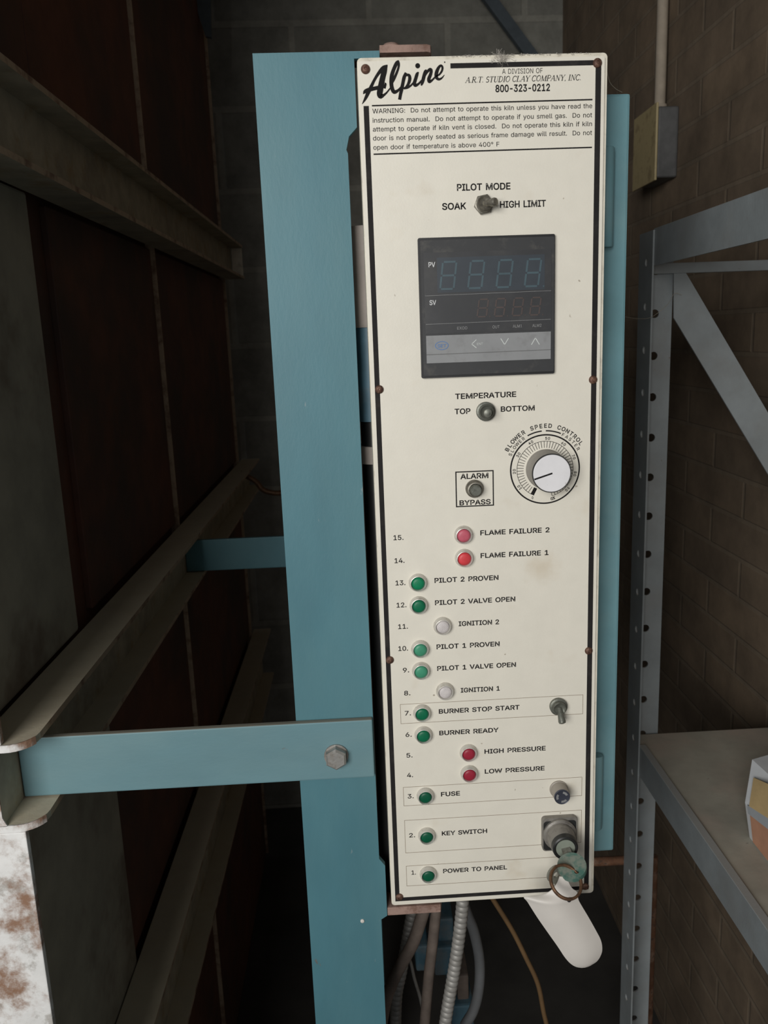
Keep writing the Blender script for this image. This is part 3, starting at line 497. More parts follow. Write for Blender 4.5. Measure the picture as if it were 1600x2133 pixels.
'q': '212|186,-71 155,-71 155,29 153,29 143,16 136,8 126,2 114,-3 98,-4 82,-3 68,1 56,8 44,17 35,29 27,42 22,58 18,75 17,94 18,113 22,131 27,146 35,160 45,171 56,180 69,187 83,191 98,192 114,191 126,186 136,180 144,173 153,160 156,160 156,190 186,190|102,23 113,24 123,27 132,32 139,39 145,48 150,58 153,69 155,81 156,95 155,108 153,120 150,131 145,141 139,149 132,156 123,161 113,164 102,165 91,164 81,161 72,156 65,149 59,140 54,131 51,120 49,108 48,95 49,82 51,70 54,58 59,48 65,40 73,33 81,28 91,24',
'r': '130|26,0 26,190 56,190 56,160 58,160 65,173 76,184 85,188 96,191 107,192 115,192 122,192 122,161 115,162 103,163 91,161 80,157 70,151 63,142 58,131 57,118 57,0',
's': '182|91,-4 78,-3 67,-2 56,2 46,6 38,12 31,19 25,27 21,37 18,47 47,53 53,40 62,30 75,25 91,23 103,24 113,26 122,31 131,40 134,51 132,60 127,68 118,74 106,78 75,85 59,90 46,96 36,104 29,113 25,124 23,137 24,147 27,157 33,166 39,173 48,180 58,185 69,189 81,191 94,192 106,192 117,190 127,186 140,179 149,170 157,158 162,145 134,139 129,149 121,158 110,164 94,166 78,164 65,158 57,150 54,139 56,129 62,122 72,116 86,111 115,105 131,100 143,93 153,86 160,76 164,66 166,53 165,43 161,33 156,24 149,16 140,9 130,3 118,-1 105,-3',
't': '114|102,190 102,164 3,164 3,190|32,236 63,236 63,49 64,38 68,31 75,26 85,25 93,26 101,27 107,1 96,-1 84,-2 69,-1 56,4 46,11 38,20 34,32 32,46',
'u': '205|91,-3 79,-2 68,1 57,5 48,12 41,20 35,29 30,41 27,54 26,69 26,190 57,190 57,72 58,58 62,47 68,37 77,31 88,26 100,25 113,27 125,31 134,38 142,48 146,61 148,76 148,190 179,190 179,0 149,0 149,46 154,46 147,30 139,18 129,8 117,2 105,-1',
'v': '195|81,0 9,190 42,190 83,78 93,43 103,10 92,10 101,43 112,78 152,190 186,190 113,0',
'w': '284|69,0 11,190 44,190 67,107 77,68 88,21 82,21 93,67 103,107 126,190 158,190 181,107 191,68 201,21 196,21 206,68 217,107 240,190 272,190 215,0 184,0 159,86 152,112 145,140 138,169 145,169 138,140 131,112 124,86 99,0',
'y': '195|24,-69 31,-43 36,-44 44,-45 52,-44 59,-42 65,-37 71,-29 75,-18 81,-1 9,190 42,190 83,78 93,43 103,10 92,10 101,43 112,78 153,190 186,190 102,-29 96,-43 88,-54 80,-62 70,-68 58,-71 46,-73 32,-72',
'°': '158|79,142 64,143 50,149 39,158 29,170 23,184 22,199 22,209 25,219 29,228 39,240 50,249 64,254 79,256 94,254 108,249 120,240 129,228 133,219 136,209 136,199 134,184 129,170 120,158 108,149 94,143|79,167 88,168 95,171 102,176 107,183 110,190 111,199 110,207 107,215 102,221 95,226 88,230 79,231 71,230 63,226 57,221 52,215 48,207 47,199 48,190 52,183 57,176 63,171 71,168',
}

from mathutils.geometry import delaunay_2d_cdt
GC = {}
def glyph(ch, w):
    if (ch, w) in GC: return GC[ch, w]
    adv, *cons = GL[ch].split('|'); outs = []; holes = []
    for con in cons:
        q = [Vector((float(a), float(b))) for a, b in (p.split(',') for p in con.split())]
        n = len(q); pts = []
        area2 = sum(q[i - 1].x * q[i].y - q[i].x * q[i - 1].y for i in range(n))
        for i in range(n):                                  # thicken: push every outline point outwards
            d0 = (q[i] - q[i - 1]).normalized(); d1 = (q[(i + 1) % n] - q[i]).normalized()
            nn = Vector((-d0.y - d1.y, d0.x + d1.x)); L = nn.length
            nn = nn / L / max(.6, L / 2) if L > .2 else Vector((0, 0))
            pts.append((q[i] + nn * (w * 500)) / 500)
        (outs if area2 < 0 else holes).append(pts[::-1] if area2 < 0 else pts)
    def inside(p, poly):
        c = False
        for a, b in zip(poly, poly[1:] + poly[:1]):
            if (a.y > p.y) != (b.y > p.y) and p.x < (b.x - a.x) * (p.y - a.y) / (b.y - a.y) + a.x: c = not c
        return c
    VV = []; FF = []
    for o_ in outs:
        V = []; Fc = []
        for con in [o_] + [h for h in holes if inside(h[0], o_)]:
            Fc.append(list(range(len(V), len(V) + len(con)))); V += con
        r = delaunay_2d_cdt(V, [], Fc, 5, 1e-6); b0 = len(VV)
        VV += [v.copy() for v in r[0]]; FF += [[k + b0 for k in f] for f in r[2]]
    GC[ch, w] = (int(adv) / 500, VV, FF)
    return GC[ch, w]
def text_bm(body, bold=0.0, shear=0.0, spacing=1.0):
    bm = bmesh.new(); x = 0.0
    for ch in body:
        if ch == ' ': x += .27; continue
        adv, vs, fs = glyph(ch, bold)
        V = [bm.verts.new((x + p.x, p.y, 0)) for p in vs]
        for f in fs:
            try: bm.faces.new([V[q] for q in f])
            except ValueError: pass
        x += adv
    return bm
CAPH = {}
def cap_h(bold):
    if bold not in CAPH:
        t = text_bm('H', bold); ys = [v.co.y for v in t.verts]; CAPH[bold] = max(ys); t.free()
    return CAPH[bold]
def text(bm, body, u0, u1, v, cap, bold=.02, shear=0.0, y=INK_Y):     # fits body between u0 and u1 on baseline v
    t = text_bm(body, bold, shear); xs = [q.co.x for q in t.verts]; a, b = min(xs), max(xs)
    sx = (u1 - u0) / (b - a); sy = cap / cap_h(bold)
    for q in t.verts: q.co = P(u0 + (q.co.x - a) * sx, v - q.co.y * sy, -y * 1000)
    merge(bm, t); return bm
def arc_text(bm, body, uc, vc, r, a0, a1, cap, bold=.015, y=INK_Y, wide=1.0):    # letters spread clockwise from angle a0 to a1 (degrees)
    n = len(body)
    for i, ch in enumerate(body):
        if ch == ' ': continue
        a = math.radians(a0 + (a1 - a0) * i / (n - 1))
        t = text_bm(ch, bold); xs = [q.co.x for q in t.verts]; mid = (min(xs) + max(xs)) / 2; s = cap / cap_h(bold)
        for q in t.verts:
            lx, ly = (q.co.x - mid) * s * wide, q.co.y * s
            rr = r + ly; q.co = P(uc + rr * math.cos(a) + lx * math.sin(a), vc - rr * math.sin(a) + lx * math.cos(a), -y * 1000)
        merge(bm, t)
    return bm
def ink(name, bm, m='ink', parent=face, label=None): return obj(name, bm, M[m], parent, False, label, False)

# border stripes and rules
bm = B()
rect(bm, 63.3, 166.6, 3.4, 6.6); rect(bm, 162.7, 166.6, 6.6, 640.3); rect(bm, 3.5, 166.6, 640.3, 643.6); rect(bm, 3.5, 7.1, 28.8, 640.3)
obj('border_stripe', bm, M['stripe'], face, label='charcoal border stripe')
bm = B(); line(bm, (9.2, 28.7), (160.8, 28.2), .9); line(bm, (9.1, 59.6), (160.9, 58.9), .9)
obj('rule_line', bm, M['ink'], face)
bm = B()
for v0, v1 in ((467, 483.7), (539.2, 556.1), (569, 599), (611, 629.9)): outline(bm, 13.4, 159.8, v0, v1, .28)
obj('outline_box', bm, M['fineline'], face, label='thin brown outline boxes')
bm = B(); outline(bm, 61, 89.8, 282.7, 309.9, .85)
obj('outline_box', bm, M['ink'], face)

# brush script logo
def LG(x, y): # traced on an 8x enlargement of the logo; converted to millimetres on the plate
    q = at(740 + x / 8, 110 + y / 8, 0.0); return q.x * 1000, (ZT - q.z) * 1000
KW = 0.0403
bm = B()
LGN = [0]
def lg(pts):
    LGN[0] += 1; stroke(bm, [(*LG(x, y), w * KW) for x, y, w in pts], INK_Y - .00001 * LGN[0])
lg([(115, 858, 8), (165, 775, 44), (215, 670, 62), (262, 575, 56), (320, 455, 46), (385, 350, 52), (455, 270, 70), (505, 235, 58), (538, 205, 10)])
lg([(530, 210, 22), (490, 300, 84), (462, 400, 92), (440, 500, 96), (420, 600, 100), (408, 690, 98), (425, 730, 74), (480, 705, 40), (530, 660, 28), (585, 590, 22)])
lg([(132, 692, 6), (165, 650, 60), (230, 620, 66), (310, 600, 60), (400, 580, 60), (470, 560, 60), (505, 540, 36)])
lg([(490, 520, 30), (505, 525, 34), (492, 600, 30)])
lg([(720, 132, 18), (690, 175, 58), (645, 270, 60), (610, 380, 66), (600, 490, 66), (612, 590, 66), (645, 655, 62), (700, 640, 46), (750, 590, 30), (800, 520, 22)])
lg([(718, 130, 18), (728, 190, 34), (716, 265, 38), (685, 350, 42), (650, 430, 44), (615, 500, 40)])
lg([(845, 335, 40), (815, 410, 58), (795, 500, 56), (775, 600, 60), (755, 690, 56), (738, 785, 52)])
lg([(800, 440, 20), (845, 380, 34), (895, 380, 48), (908, 440, 56), (885, 520, 48), (845, 580, 40), (805, 600, 30)])
lg([(810, 600, 26), (870, 585, 34), (930, 545, 30), (985, 480, 24)])
lg([(1055, 325, 16), (1030, 360, 52), (1005, 440, 56), (985, 510, 58), (1000, 545, 54), (1050, 525, 36), (1115, 455, 26)])
lg([(1185, 285, 18), (1165, 320, 50), (1140, 410, 58), (1120, 490, 52), (1098, 550, 26)])
lg([(1120, 470, 20), (1180, 350, 34), (1235, 285, 46), (1265, 295, 48), (1255, 360, 54), (1225, 440, 58), (1235, 485, 50), (1285, 455, 32), (1350, 385, 22)])
lg([(1340, 400, 22), (1400, 365, 28), (1445, 300, 34), (1450, 240, 36), (1420, 218, 36), (1380, 265, 50), (1352, 340, 60), (1350, 410, 56), (1390, 445, 40), (1440, 425, 26), (1485, 372, 8)])
disc(bm, *LG(1040, 220), 41 * KW)
disc(bm, *LG(1490, 160), 12 * KW, n=8)
ink('logo_lettering', bm)

# small italic serif line, drawn with thick and thin strokes
def arcp(cx, cy, rx, ry, a0, a1, n=10): return [(cx + rx * math.cos(math.radians(a0 + (a1 - a0) * k / n)), cy + ry * math.sin(math.radians(a0 + (a1 - a0) * k / n))) for k in range(n + 1)]
TK, TN = .15, .06
G = {'A': (.78, [([(.08, 0), (.42, 1)], TN), ([(.42, 1), (.68, 0)], TK), ([(.2, .34), (.56, .34)], TN), ([(0, 0), (.2, 0)], TN), ([(.54, 0), (.8, 0)], TN)]),
     'R': (.76, [([(.16, 0), (.16, 1)], TK), ([(.16, 1)] + arcp(.36, .76, .24, .24, 90, -90) + [(.16, .52)], .1), ([(.36, .52), (.66, 0)], TK), ([(0, 0), (.3, 0)], TN), ([(.02, 1), (.3, 1)], TN), ([(.62, 0), (.78, 0)], TN)]),
     'T': (.70, [([(.34, 0), (.34, 1)], TK), ([(.03, 1), (.66, 1)], TN), ([(.03, 1), (.03, .78)], TN), ([(.66, 1), (.66, .78)], TN), ([(.2, 0), (.5, 0)], TN)]),
     'S': (.58, [(arcp(.28, .74, .2, .25, 30, 250) + arcp(.28, .26, .22, .26, 70, -150), .12)]),
     'U': (.78, [([(.16, 1), (.16, .3)] + arcp(.38, .28, .22, .28, 180, 270, 6), TK), (arcp(.38, .28, .24, .28, 270, 360, 6) + [(.62, 1)], TN), ([(.02, 1), (.3, 1)], TN), ([(.5, 1), (.74, 1)], TN)]),
     'D': (.80, [([(.16, 0), (.16, 1)], TK), ([(.16, 1), (.3, 1)] + arcp(.3, .5, .38, .5, 90, -90) + [(.16, 0)], .1), ([(0, 0), (.3, 0)], TN), ([(.02, 1), (.3, 1)], TN)]),
     'I': (.38, [([(.18, 0), (.18, 1)], TK), ([(.02, 0), (.34, 0)], TN), ([(.02, 1), (.34, 1)], TN)]),
     'O': (.78, [(arcp(.38, .5, .31, .5, 60, 240), .13), (arcp(.38, .5, .31, .5, 240, 420), .09)]),
     'C': (.72, [(arcp(.38, .5, .32, .5, 40, 320, 16), .12), ([(.62, .98), (.62, .72)], TN)]),
     'L': (.66, [([(.16, 0), (.16, 1)], TK), ([(0, 0), (.58, 0)], TN), ([(.58, 0), (.6, .26)], TN), ([(.02, 1), (.32, 1)], TN)]),
     'Y': (.74, [([(.06, 1), (.36, .46)], TK), ([(.66, 1), (.36, .46)], TN), ([(.36, .5), (.36, 0)], TK), ([(0, 1), (.22, 1)], TN), ([(.54, 1), (.76, 1)], TN), ([(.22, 0), (.5, 0)], TN)]),
     'M': (.96, [([(.14, 0), (.14, 1)], TN), ([(.14, 1), (.46, 0)], TK), ([(.46, 0), (.78, 1)], TN), ([(.8, 1), (.8, 0)], TK), ([(0, 0), (.26, 0)], TN), ([(.66, 0), (.94, 0)], TN)]),
     'P': (.68, [([(.16, 0), (.16, 1)], TK), ([(.16, 1)] + arcp(.36, .74, .26, .26, 90, -90) + [(.16, .48)], .1), ([(0, 0), (.32, 0)], TN), ([(.02, 1), (.3, 1)], TN)]),
     'N': (.82, [([(.14, 0), (.14, 1)], TN), ([(.14, 1), (.66, 0)], TK), ([(.66, 0), (.66, 1)], TN), ([(0, 0), (.28, 0)], TN), ([(.54, 1), (.8, 1)], TN)]),
     '.': (.26, [([(.08, .07), (.18, .07)], .13)]), ',': (.26, [([(.1, .08), (.16, .06), (.1, -.12)], .11)]), ' ': (.34, [])}
def serif_text(bm, s, u0, u1, v, cap):
    W = sum(G[c][0] for c in s); k = (u1 - u0) / W; x = 0
    for c in s:
        for pts, w in G[c][1]:
            for a, b in zip(pts, pts[1:]):
                q0 = (u0 + (x + a[0] + .2 * a[1] - .1) * k, v - a[1] * cap); q1 = (u0 + (x + b[0] + .2 * b[1] - .1) * k, v - b[1] * cap)
                if math.hypot(q1[0] - q0[0], q1[1] - q0[1]) > 1e-6:
                    dx, dy = q1[0] - q0[0], q1[1] - q0[1]; L = math.hypot(dx, dy); h = w * cap * .5; nx, ny = -dy / L * h, dx / L * h
                    bm.faces.new([bm.verts.new(P(pu, pv, -INK_Y * 1000)) for pu, pv in ((q0[0] + nx, q0[1] + ny), (q1[0] + nx, q1[1] + ny), (q1[0] - nx, q1[1] - ny), (q0[0] - nx, q0[1] - ny))])
        x += G[c][0]
bm = B(); text(bm, 'A DIVISION OF', 98.5, 126.2, 10.75, 3.1, 0)
serif_text(bm, 'A.R.T. STUDIO CLAY COMPANY, INC.', 73.5, 153.1, 15.75, 3.5)
text(bm, '800-323-0212', 93.8, 131.3, 22.0, 4.5, .022)
ink('company_lettering', bm)
bm = B()
text(bm, 'WARNING:  Do not attempt to operate this kiln unless you have read the', 9.4, 160.7, 33.6, 2.95, .004)
text(bm, 'instruction manual.  Do not attempt to operate if you smell gas.  Do not', 9.3, 160.7, 39.45, 2.95, .004)
text(bm, 'attempt to operate if kiln vent is closed.  Do not operate this kiln if kiln', 9.2, 160.7, 45.1, 2.95, .004)
text(bm, 'door is not properly seated as serious frame damage will result.  Do not', 9.1, 160.8, 50.8, 2.95, .004)
text(bm, 'open door if temperature is above 400\u00b0 F', 9.1, 96.1, 56.7, 2.95, .004)
ink('warning_lettering', bm)
CAPS = [('PILOT MODE', 66.2, 103.7, 84.8, 4.4), ('SOAK', 55.5, 72.5, 97.1, 4.4), ('HIGH LIMIT', 96.2, 128.7, 96.9, 4.4), ('TEMPERATURE', 62.0, 107.1, 228.9, 3.9),
        ('TOP', 61.4, 73.1, 239.9, 3.9), ('BOTTOM', 95.6, 120.8, 239.4, 3.8), ('ALARM', 64.7, 85.8, 288.5, 4.0), ('BYPASS', 63.7, 87.3, 308.5, 3.8),
        ('FLAME FAILURE 2', 79.1, 132.2, 332.4, 3.8), ('FLAME FAILURE 1', 79.1, 131.5, 350.3, 3.8), ('PILOT 2 PROVEN', 43.3, 92.7, 368.3, 3.8),
        ('PILOT 2 VALVE OPEN', 43.2, 105.6, 386.2, 3.8), ('IGNITION 2', 61.2, 92.8, 404.2, 3.8), ('PILOT 1 PROVEN', 43.5, 93.1, 422.3, 3.8),
        ('PILOT 1 VALVE OPEN', 43.6, 105.9, 440.3, 3.8), ('IGNITION 1', 61.8, 92.9, 459.7, 3.8), ('BURNER STOP START', 44.0, 108.6, 476.7, 3.8),
        ('BURNER READY', 43.9, 91.7, 495.3, 3.8), ('HIGH PRESSURE', 80.0, 129.7, 513.6, 3.8), ('LOW PRESSURE', 80.0, 128.9, 531.2, 3.8),
        ('FUSE', 44.0, 59.5, 549.3, 3.8), ('KEY SWITCH', 43.8, 81.3, 584.8, 3.8), ('POWER TO PANEL', 44.1, 97.6, 619.7, 3.8)]
for s, u0, u1, v, cap in CAPS: ink('caption', text(B(), s, u0, u1, v, cap, .02))
for s, u, v in (('15.', 13.0, 333.2), ('14.', 13.2, 351.2), ('13.', 13.3, 368.9), ('12.', 13.5, 386.7), ('11.', 14.1, 404.2), ('10.', 13.6, 422.2), ('9.', 16.6, 440.3), ('8.', 16.9, 459.6),
                ('7.', 16.9, 476.7), ('6.', 16.9, 495.1), ('5.', 17.0, 513.2), ('4.', 16.9, 530.6), ('3.', 16.8, 549.4), ('2.', 16.9, 584.8), ('1.', 17.8, 619.3)):
    ink('row_number', text(B(), s, u, u + (7.6 if len(s) == 3 else 4.9 if s != '1.' else 3.6), v, 3.8, .012))

# screws round the border
def screw_bm(c):
    bm = B(); lathe(bm, c, (0, -1, 0), [(-.0008, .0031), (.0006, .0031), (.0015, .0024), (.0019, .0010), (.0013, .0007), (.0013, 0)], 18); return bm
for u, v in ((5.8, 5.9), (163.8, 5.3), (6.7, 219.8), (164.0, 218.7), (6.7, 429.2), (163.7, 430.1), (7.0, 639.4), (163.7, 640.6)):
    obj('screw', screw_bm(P(u, v, .5)), M['screw'], panel, True, 'rusty brown screw')

# indicator lights: built once, then copied with their lens
bm = B(); lathe(bm, (0, 0, 0), (0, -1, 0), [(-.0015, .0070), (.0006, .0072), (.0014, .0070), (.0038, .0063), (.0046, .0060), (.0047, .0056), (.0036, .0051), (.0012, .0050), (.0012, 0)], 36)
light0 = obj('indicator_light', bm, M['bezel'], panel, True)
lz = ORG[light0.name].copy()
def lens_bm(): return lathe(B(), (0, 0, 0), (0, -1, 0), [(.0015, .0049), (.0036, .0049), (.0044, .0043), (.0048, .0028), (.0049, 0)], 28)
lens0 = obj('lens', lens_bm(), M['green'], light0, True)
RPX = ORG[panel.name]
LIGHTS = [(66.2, 331.4, 'redpink', 'faded red lens'), (66.4, 349.6, 'red', 'bright red lens'), (30.5, 367.4, 'greengrid', 'green ribbed lens'), (30.6, 385.5, 'green', 'green lens'),
          (48.6, 403.2, 'clear', 'frosted clear lens'), (30.7, 421.2, 'greenpale', 'faded green lens'), (30.8, 439.3, 'greenpale', 'faded green lens'), (49.3, 457.5, 'clear', 'frosted clear lens'),
          (30.6, 475.0, 'green', 'green lens'), (31.1, 493.8, 'green', 'green lens'), (67.0, 511.6, 'reddark', 'dark red lens'), (67.3, 530.0, 'reddark', 'dark red lens'),
          (31.2, 547.6, 'greendeep', 'dark green lens'), (31.3, 583.6, 'greendeep', 'dark green lens'), (31.6, 619.4, 'greendeep', 'dark green lens')]
for i, (u, v, mk, lab) in enumerate(LIGHTS):
    if i == 0: a, b = light0, lens0
    else:
        a = light0.copy(); COL.objects.link(a); a.parent = panel
        b = lens0.copy(); b.data = lens0.data.copy(); COL.objects.link(b); b.parent = a
    a.location = P(u, v, .3) + lz - RPX
    b.data.materials[0] = M[mk]; b['label'] = lab
    
# toggle switches
def toggle(u, v, tip, hexnut, m, name='toggle_switch', lever_r=.0026):
    c = P(u, v, .3); bm = B()
    lathe(bm, c, (0, -1, 0), [(0, .0069), (.0004, .0070), (.0030, .0070), (.0034, .0064), (.0034, .004)], 6 if hexnut else 32, math.radians(10))
    lathe(bm, c, (0, -1, 0), [(.003, .0056), (.0062, .0054), (.0068, .0048), (.0056, .0036), (.0050, 0)], 28)
    s = obj(name, bm, m, panel, True)
    a = c + Vector((0, -.0046, 0)); t = Vector(tip); bm = B()
    d = t - a; L = d.length
    lathe(bm, a, d, [(0, lever_r * .75), (L * .5, lever_r * .95), (L * .85, lever_r * 1.15), (L * .96, lever_r), (L, lever_r * .45), (L, 0)], 18)
    obj('lever', bm, m, s, True)
toggle(84.7, 94.6, P(91.6, 94.6, 13), True, M['switch'])
toggle(84.2, 238.7, P(83.6, 238.6, 16), False, M['switch_green'])
toggle(139.5, 475.4, P(140.4, 485.2, 12.5), False, M['switch_green'])

# alarm bypass push button
c = P(75.0, 296.0, .3)
bm = B(); lathe(bm, c, (0, -1, 0), [(0, .0067), (.0028, .0067), (.0034, .0060), (.0060, .0055), (.0062, .0046), (.004, .0044), (.004, 0)], 30)
pb = obj('push_button', bm, M['switch'], panel, True)
bm = B(); lathe(bm, c, (0, -1, 0), [(.0041, .0042), (.0098, .0042), (.0106, .0036), (.0108, 0)], 28)
obj('button_cap', bm, M['switch_green'], pb, True)

# blower speed dial
UC, VC = 128.6, 283.8
bm = B(); ring2d(bm, UC, VC, 25.4, 26.5); ring2d(bm, UC, VC, 21.05, 21.4, -75 + 0, 247)
for k in range(51):
    a = math.radians(246 - k * 6.42)
    r0 = 16.2
    line(bm, (UC + r0 * math.cos(a), VC - r0 * math.sin(a)), (UC + 21.2 * math.cos(a), VC - 21.2 * math.sin(a)), .36)
a = math.radians(243); ca, sa = math.cos(a), -math.sin(a)
line(bm, (UC + 15.6 * ca, VC + 15.6 * sa), (UC + 21 * ca, VC + 21 * sa), 2.6)
for k in range(11):
    arc_text(bm, str(k * 10), UC, VC, 22.3, 246 - 32.1 * k + (2.6 if k else 0), 246 - 32.1 * k - (2.6 if k else 0), 2.1, .02) if k else text(bm, '0', UC + 23.3 * math.cos(math.radians(246)) - .6, UC + 23.3 * math.cos(math.radians(246)) + .6, VC - 23.3 * math.sin(math.radians(246)) + 1, 2.0, .02)
arc_text(bm, 'BLOWER SPEED CONTROL', UC, VC, 31.2, 150.5, 34.5, 3.1, .02, wide=1.0)
arc_text(bm, 'SLOWER', UC, VC, 27.6, 155, 124.5, 2.5, .012)
arc_text(bm, 'FASTER', UC, VC, 27.6, 62, 30.0, 2.5, .012)
ring2d(bm, UC, VC, 28.45, 29.4, 95, 117, 20); ring2d(bm, UC, VC, 28.45, 29.4, 66, 89, 20)
ink('dial_lettering', bm)
c = P(UC + .5, VC - .2, .3)
bm = B(); lathe(bm, c, (0, -1, 0), [(0, .0150), (.0022, .0150), (.0030, .0146), (.0192, .0143), (.0200, .0136)], 60)
knob = obj('control_knob', bm, M['skirt'], panel, True, 'grey knob with a silver face')
bm = B(); lathe(bm, c + Vector((0, -.0196, 0)), (0, -1, 0), [(-.001, .01435), (0, .01445), (.0005, .0142)], 60)
obj('knob_rim', bm, M['dark'], knob, True, 'dark rim')
bm = B(); lathe(bm, c + Vector((0, -.0198, 0)), (0, -1, 0), [(0, .0137), (.0007, .0136), (.0009, .0133), (.0009, 0)], 60)
obj('knob_face', bm, M['alu'], knob, False, 'scratched silver face')
bm = B(); q = c + Vector((0, -.02085, 0)); a = math.radians(197)
d = Vector((math.cos(a), 0, math.sin(a))); nrm = Vector((-d.z, 0, d.x)) * .0006
bm.faces.new([bm.verts.new(q + p) for p in (nrm - d * .0003, nrm + d * .0135, -nrm + d * .0135, -nrm - d * .0003)])
bm2 = bmesh.ops.extrude_face_region(bm, geom=list(bm.faces)); [setattr(v, 'co', v.co + Vector((0, .0003, 0))) for v in bm2['geom'] if isinstance(v, bmesh.types.BMVert)]
obj('pointer_line', bm, M['ink'], knob)

# temperature controller
tc = bpy.data.objects.new('temperature_controller', None)
bm = B(); plate_xz(bm, rrect(.0376, .1346, ZT - .2129, ZT - .1158, .0012), -.0035, .001)
tc = obj('temperature_controller', bm, M['black'], panel, False, 'dark square digital temperature controller')
CYF = -.0046
bm = B(); plate_xz(bm, rrect(.0391, .1340, ZT - .2112, ZT - .1176, .0012), CYF, -.003)
obj('controller_front', bm, M['ctrl'], tc, False, 'charcoal front')
Y1, Y2, Y3 = CYF - .0003, CYF - .0006, CYF - .0009
bm = B(); rect(bm, 41.2, 131.8, 126.0, 181.6, Y1, .0004)
win = obj('display_window', bm, M['window'], tc)
def seg8(bm, u, v, w, h, t, lean):
    def q(x, yy): return (u + x + lean * (1 - yy / h), v + yy)
    g = .25
    segs = [((0, 0), (w, 0)), ((0, h / 2), (w, h / 2)), ((0, h), (w, h)), ((0, 0), (0, h / 2)), ((w, 0), (w, h / 2)), ((0, h / 2), (0, h)), ((w, h / 2), (w, h))]
    for (x0, y0), (x1, y1) in segs:
        if x0 != x1: a, b = q(x0 + g + t * .3, y0), q(x1 - g - t * .3, y1)
        else: a, b = q(x0, y0 + g + t * .3), q(x1, y1 - g - t * .3)
        line(bm, a, b, t, Y2)
bm = B(); rect(bm, 50.5, 127.0, 129.5, 153.4, Y1 - .0001, .0003); obj('display_zone', bm, M['pvzone'], tc)
bm = B()
for u in (53.0, 72.8, 93.0, 113.2): seg8(bm, u - .6, 132.6, 9.6, 18.4, 1.35, 2.4)
disc(bm, 126.2, 151.2, .6, Y2, 10)
obj('process_value_digits', bm, M['segblue'], tc, False, 'unlit teal digits', False)
bm = B()
for u in (78.4, 90.8, 103.6, 116.2): seg8(bm, u, 158.9, 6.6, 12.0, 1.0, 1.7)
for u in (87.6, 100.2, 113.0, 125.6): disc(bm, u, 170.9, .45, Y2, 10)
obj('set_value_digits', bm, M['segred'], tc, False, 'unlit brown digits', False)
for s_, v_ in (('PV', 135.7), ('SV', 161.6)): obj('display_letters', text(B(), s_, 44.6, 49.3, v_, 3.3, .012, 0, Y2), M['white'], tc, False, 'white letters', False)
bm = B(); line(bm, (41.6, 155.2), (131.6, 154.5), .22, Y2); line(bm, (41.6, 174.9), (131.5, 174.3), .22, Y2)
for s, u0, u1 in (('EXOD', 64.0, 71.2), ('OUT', 89.4, 94.4), ('ALM1', 104.0, 110.6), ('ALM2', 118.1, 124.7)): text(bm, s, u0, u1, 179.3, 2.0, 0, 0, Y2)
obj('display_lettering', bm, M['greyprint'], tc, False, 'grey lines and small letters', False)
bm = B(); rect(bm, 41.5, 131.5, 182.9, 202.3, Y2, .0008)
kb = obj('button_bar', bm, M['keybar'], tc, False, 'grey button bar')
Yk = Y2 - .0002
bm = B(); line(bm, (41.5, 196.2), (131.4, 195.7), .5, Yk); obj('bar_groove', bm, M['gap'], kb)
bm = B()
for pts in (((77.6, 186.8), (74.2, 189.8), (77.6, 192.6)), ((95.2, 186.6), (98.0, 191.0), (100.8, 186.6)), ((117.4, 191.8), (120.3, 187.0), (123.2, 191.8))):
    for a, b in zip(pts, pts[1:]): line(bm, a, b, .5, Yk)
text(bm, 'ENT', 78.0, 82.2, 190.6, 1.6, 0, 0, Yk); 
obj('arrow_marks', bm, M['arrow'], kb, False, 'pale arrow marks')
bm = B()
for r0, r1 in ((4.3, 4.9),):
    n = 40
    o_ = [bm.verts.new(P(52.6 + r1 * math.cos(2 * PI * k / n), 190.1 + r1 * .64 * math.sin(2 * PI * k / n), -Yk * 1000)) for k in range(n)]
    i_ = [bm.verts.new(P(52.6 + r0 * math.cos(2 * PI * k / n), 190.1 + r0 * .60 * math.sin(2 * PI * k / n), -Yk * 1000)) for k in range(n)]
    for k in range(n): bm.faces.new((o_[k], o_[(k + 1) % n], i_[(k + 1) % n], i_[k]))
text(bm, 'SET', 49.4, 55.8, 191.3, 2.3, .02, 0, Yk)
obj('set_mark', bm, M['blueprint'], kb, False, 'blue oval SET mark', False)

# fuse holder
c = P(140.4, 548.6, .3)
bm = B(); lathe(bm, c, (0, -1, 0), [(0, .0074), (.0014, .0074), (.0018, .0068), (.0105, .0065), (.0120, .0063)], 36)
fu = obj('fuse_holder', bm, M['fuse'], panel, True)
bm = B(); lathe(bm, c + Vector((0, -.0118, 0)), (0, -1, 0), [(0, .0064), (.0010, .0064), (.0014, .0060), (.0010, .0052), (.0010, 0)], 36)
fc = obj('fuse_cap', bm, M['fuseface'], fu, True, 'dark fuse cap')
bm = B()
for a0 in (20, 145, 260): 
    A = [math.radians(a0 + 62 * k / 8) for k in range(9)]; yy = c.y - .01292
    o_ = [bm.verts.new(Vector((c.x + .0049 * math.cos(a), yy, c.z + .0049 * math.sin(a)))) for a in A]; i_ = [bm.verts.new(Vector((c.x + .0031 * math.cos(a), yy, c.z + .0031 * math.sin(a)))) for a in A]
    for k in range(8): bm.faces.new((o_[k], o_[k + 1], i_[k + 1], i_[k]))
obj('cap_mark', bm, M['chrome'], fc, False, 'bright marks on the cap', False)

